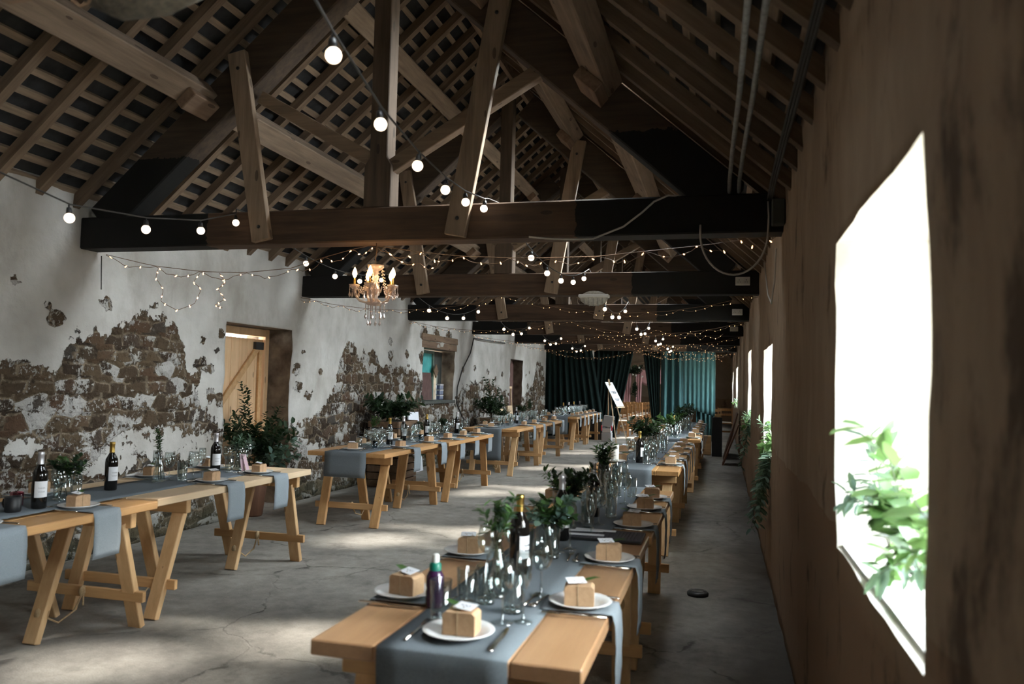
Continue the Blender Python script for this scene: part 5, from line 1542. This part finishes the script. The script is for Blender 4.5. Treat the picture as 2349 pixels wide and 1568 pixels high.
curtain('curtain', XL + 0.03, -3.71, XL + 0.03, -3.2, CY - 0.12, 2.78, 0.01, 0.01, 'shadeddrape', 'wide shade-darkened teal curtain at the far left beyond the last table', 9, 0.05, 1)
curtain('curtain', -3.62, -2.42, -3.62, -2.98, CY + 0.06, 2.78, 0.01, 0.01, 'shadeddrape', 'shade-darkened teal curtain gathered to the left of the aisle gap', 8, 0.06, 2)
curtain('curtain', -2.25, -1.72, -1.86, -1.72, CY + 0.0, 2.78, 0.01, 0.01, 'shadeddrape', 'narrow shade-darkened teal curtain at the right edge of the aisle gap', 5, 0.05, 3)
curtain('curtain', -1.7, -1.08, -1.7, -1.05, CY, 2.78, 0.01, 0.01, 'teal', 'dark teal curtain in deep folds left of the pale teal one', 3, 0.12, 4)
curtain('curtain', -1.06, -0.2, -1.04, -0.2, CY - 0.06, 2.78, 0.95, 0.72, 'teal', 'pale lit teal curtain whose hem is lifted at the right', 7, 0.014, 5)
curtain('curtain', -0.75, -0.2, -0.7, -0.24, CY + 0.16, 2.7, 0.01, 0.01, 'teal', 'teal curtain hanging to the floor behind the lifted one', 4, 0.05, 6)
T(MB().tube([(XL + 0.02, CY, 2.79), (XR - 0.02, CY, 2.79)], 0.012, 8).build('curtain_rail', 'steelpipe'), 'rail the far curtains hang from', 'rail')
# pink drapes and flowers of the ceremony arch
curtain('drape', -3.95, -3.62, -3.95, -3.7, 33.0, 2.3, 0.01, 0.01, 'pink', 'pink drape at the left of the ceremony arch', 3, 0.05, 7)
curtain('drape', -3.5, -3.2, -3.46, -3.26, 33.05, 2.3, 0.01, 0.01, 'pink', 'second pink drape beside the arch flowers', 3, 0.05, 8)
sw = MB()
n = 16
for j in range(6):
    for i in range(n + 1):
        u = i / n
        sw.v.append((-3.45 + 1.25 * u, 33.1 + 0.02 * j, 2.35 - 0.1 * j - (0.22 + 0.13 * j / 5) * 4 * u * (1 - u)))
for j in range(5):
    for i in range(n):
        a = j * (n + 1) + i
        sw.f.append([a, a + 1, a + n + 2, a + n + 1]); sw.m.append(0); sw.sm.append(True)
o = sw.build('drape', 'pink'); s = o.modifiers.new('thick', 'SOLIDIFY'); s.thickness = 0.004
T(o, 'pink swag drooping across the top of the ceremony arch', 'drape')
r_ = random.Random(77)
ar = T(E('ceremony_arch', (-3.4, 33.2, 0)), 'timber ceremony arch with hanging flowers far behind the curtains', 'arch')
MB().bx(-0.55, -0.47, 0, .08, 0, 2.4).build('post', 'crate', ar); MB().bx(1.2, 1.28, 0, .08, 0, 2.4).build('post', 'crate', ar); MB().bx(-0.55, 1.28, 0, .08, 2.4, 2.48).build('cross_bar', 'crate', ar)
lv, st = foliage(r_, 26, (-0.1, -0.25, 1.95), 0.35, 0.4, 0.12, 0.07, (0, 0, 0), .1, 9)
f = lv.build('foliage', 'leafdark', ar); st.build('stem', 'stem', f)
fl = MB()
for k in range(7): fl.ell((r_.uniform(-.4, .25), -0.4, r_.uniform(1.9, 2.3)), (0.04, 0.04, 0.04), 8, 5)
fl.build('white_flowers', 'flower', ar)
lv, st = foliage(r_, 8, (-0.08, -0.28, 1.9), -0.9, 0.1, 0.1, 0.05, (0, 0, 0), .05, 14)
f = lv.build('trailing_foliage', 'leafdark', ar); st.build('stem', 'stem', f)

def make_chair():
    t = T(E('folding_chair'), '', 'chair', 'wooden chairs in rows behind the curtains')
    w_, d_ = 0.42, 0.4
    for s in (-1, 1):
        MB().beam((s * w_ / 2, -d_ / 2 - 0.03, 0), (s * w_ / 2, -d_ / 2 + 0.0, 0.46), 0.03, 0.04, (0, 1, 0)).beam((s * w_ / 2, -d_ / 2, 0.44), (s * w_ / 2, -d_ / 2 - 0.07, 0.92), 0.03, 0.04, (0, 1, 0)).build('back_leg', 'chairwood', t)
        MB().beam((s * w_ / 2, d_ / 2, 0), (s * w_ / 2, d_ / 2 - 0.02, 0.44), 0.03, 0.04, (0, 1, 0)).build('front_leg', 'chairwood', t)
    b = MB()
    for y in (-d_ / 2 - 0.01, d_ / 2 - 0.005): b.bx(-w_ / 2, w_ / 2, y - 0.012, y + 0.012, 0.18, 0.21)
    b.build('stretcher', 'chairwood', t)
    MB().bx(-w_ / 2 - 0.005, w_ / 2 + 0.005, -d_ / 2, d_ / 2, 0.43, 0.455).build('seat', 'chairwood', t, 0.004)
    MB().bx(-w_ / 2 + .02, w_ / 2 - .02, -d_ / 2 + .02, d_ / 2 - .02, 0.456, 0.486).build('seat_pad', 'seatpad', t, 0.01)
    for z in (0.7, 0.85): MB().beam((-w_ / 2, -d_ / 2 - 0.04 - (z - .7) * .15, z), (w_ / 2, -d_ / 2 - 0.04 - (z - .7) * .15, z), 0.016, 0.075, (0, 0, 1)).build('back_slat', 'chairwood', t)
    return Proto(t)
chair = make_chair()
for k in range(8):
    for j in range(3):
        chair.place((-2.92 - 0.55 * j, 23.9 + 1.15 * k, 0), rd.uniform(-.05, .05), f'wooden chair, {["aisle seat", "second seat", "third seat"][j]} of the {(ORD + ["eighth"])[k]} row behind the curtains')
chair.place((-0.25, 24.1, 0), PI, 'wooden chair facing the room beyond the pale teal curtain', None)
chair.place((0.08, 25.2, 0), PI, 'wooden chair against the right wall behind the teal curtain', None)

# easel with the sign
es = T(E('easel', (0, 0, 0)), 'slender wooden easel holding the white sign', 'easel')
ap = Vector((-2.98, 21.5, 1.68))
for p in ((-2.52, 22.05, 0), (-2.68, 21.0, 0), (-3.1, 22.45, 0)):
    MB().beam(p, ap, 0.026, 0.022, (0, 1, 0)).build('leg', 'pale', es)
MB().beam((-2.72, 21.22, 0.93), (-2.6, 21.83, 0.93), 0.06, 0.025, (0, 0, 1)).build('ledge', 'pale', es)
sg = T(E('welcome_sign', (-2.66, 21.53, 0.95)), 'white sign with black script standing on the easel', 'sign')
wv = Vector((0.12, 0.56, 0)); hv = Vector((-0.33, 0.0, 0.64))
nv = wv.cross(hv).normalized()
if nv.x < 0: nv = -nv
c0 = -wv / 2
bd = MB()
q = [c0, c0 + wv, c0 + wv + hv, c0 + hv]
bd.add([p + nv * 0.012 for p in q] + [p + nv * 0.004 for p in q], [(0, 1, 2, 3), (7, 6, 5, 4), (0, 4, 5, 1), (1, 5, 6, 2), (2, 6, 7, 3), (3, 7, 4, 0)])
bd.build('board', 'whiteboard', sg)
ink = MB()
for row, (v, u0, u1, am) in enumerate([(0.9, 0.3, 0.7, 0.012), (0.6, 0.12, 0.88, 0.05), (0.55, 0.3, 0.8, 0.04), (0.3, 0.2, 0.86, 0.04), (0.25, 0.3, 0.7, 0.03)]):
    pts = []
    for k in range(40):
        u = u0 + (u1 - u0) * k / 39
        pts.append(c0 + wv * (u + 0.012 * math.sin(k * 1.9)) + hv * (v + am * math.sin(k * 1.27 + row) * (0.6 + 0.4 * math.sin(k * .5))) + nv * 0.013)
    ink.tube(pts, 0.0045, 4)
ink.build('script_lettering', 'ink', sg)

# crates and cases by the easel
T(MB().bx(-3.85, -3.2, 22.05, 22.6, 0, 0.5).build('storage_crate', 'black', None, 0.02), 'big black storage crate at the end of the far left table', 'crate')
for k, (x, y, z) in enumerate([(-3.62, 22.2, 0.5), (-3.45, 22.32, 0.5), (-3.29, 22.15, 0.5)]):
    o = MB().bx(-0.05, 0.05, -0.035, 0.035, 0.001, 0.07).build('favour_box', 'kraft', None, 0.001)
    o.location = (x, y, z); o.rotation_euler = (0, 0, 0.4 * k)
    T(o, f'kraft favour box, {["left", "middle", "right"][k]} of three on the black crate', 'box')
T(MB().bx(-3.12, -2.86, 21.3, 21.6, 0, 0.24).build('case', 'silvercase', None, 0.01), 'grey case at the bottom of the stack by the easel', 'case')
T(MB().bx(-3.1, -2.87, 21.32, 21.58, 0.2405, 0.37).build('case', 'silver', None, 0.01), 'small shiny silver case in the middle of the stack', 'case')
o = MB().bx(-0.13, 0.13, -0.12, 0.12, 0.0, 0.3).build('case', 'silvercase', None, 0.008)
o.location = (-2.98, 21.45, 0.40); o.rotation_euler = (0, 0.16, 0)
T(o, 'tilted silver case on top of the stack by the easel', 'case')
for x, lb in ((-3.115, 'red strap at the left of the silver case stack'), (-2.845, 'red strap at the right of the silver case stack')):
    T(MB().bx(x - 0.015, x + 0.015, 21.27, 21.3, 0.3, 0.44).build('strap', 'red', None, 0.004), lb, 'strap')

# leaning boards by the right wall
def leaning(x, y, w_, h_, lean, mat, label):
    o = MB().prism([(0, 0), (0.03, 0), (0.03 + lean, h_), (lean, h_)], 0, w_).build('leaning_board', mat, None, 0.004)
    o.location = (x, y, 0); return T(o, label, 'board')
leaning(0.02, 17.5, 0.9, 0.98, 0.28, 'redbrown', 'reddish brown board leaning on the right wall, outermost')
leaning(0.1, 18.5, 0.8, 0.95, 0.2, 'redbrown', 'reddish brown board leaning on the right wall, behind the first')
leaning(0.0, 16.2, 0.5, 0.8, 0.3, 'redbrown', 'short red brown board leaning low on the right wall')
T(MB().bx(-0.22, 0.0, 18.2, 18.24, 0.001, 0.86).build('black_panel', 'black', None, 0.004), 'upright black panel between the far right table and the boards', 'panel')
T(MB().bx(-0.42, -0.24, 18.6, 18.95, 0.001, 0.42).build('stool_box', 'rail', None, 0.006), 'small orange wooden box past the dark far table', 'box')
# dark drain cover on the floor
t = T(E('drain_cover', (-0.16, 6.02, 0.0)), 'small dark metal drain cover on the floor by the right wall', 'drain cover')
MB().lathe([(0.0005, 0.001), (0.075, 0.001), (0.078, 0.02), (0.06, 0.035), (0.05, 0.03), (0.0005, 0.028)], 20).build('rim', 'black', t)
MB().box((0, 0, 0.033), (0.1, 0.014, 0.008)).box((0, 0.035, 0.033), (0.08, 0.014, 0.008)).box((0, -0.035, 0.033), (0.08, 0.014, 0.008)).build('grate', 'steelpipe', t)
# easel frame standing in the first dark doorway
t = T(E('wooden_frame', (XL - 0.1, 19.15, 0)), 'thin wooden easel frame standing in the dark doorway', 'easel')
MB().beam((0, 0, 0), (-0.02, 0.12, 1.42), 0.03, 0.03, (0, 1, 0)).build('leg', 'pale', t)
MB().beam((0, 0.55, 0), (-0.02, 0.3, 1.42), 0.03, 0.03, (0, 1, 0)).build('leg', 'pale', t)
MB().beam((-0.02, -0.05, 1.4), (-0.02, 0.38, 1.4), 0.03, 0.05, (0, 0, 1)).build('cross_bar', 'pale', t)
# wooden panels behind the last left tables
leaning(-4.72, 17.2, 0.5, 0.92, -0.15, 'pale', 'pale plywood board leaning behind the third left table')
leaning(-4.75, 18.0, 0.4, 0.98, -0.12, 'pale', 'second pale plywood board leaning past the first')
# trees seen through the left window
r_ = random.Random(5)
for k, (x, y) in enumerate([(-11, 20.5), (-13, 25.5), (-12.5, 30)]):
    t = T(E('garden_tree', (x, y, -0.22)), ['leafy tree outside the small left window', 'second leafy tree outside the left window', 'third leafy tree outside the left window'][k], 'tree')
    MB().tube([(0, 0, 0), (0.1, 0, 1.2), (0, 0.1, 2.2)], 0.1, 7, taper=0.05).build('trunk', 'oldwood', t)
    lv, st = foliage(r_, 60, (0, 0, 1.0), 2.4, 1.8, 0.28, 0.16, (0, 0, 0), .3, 9)
    lv.build('crown', 'leafbright', t)
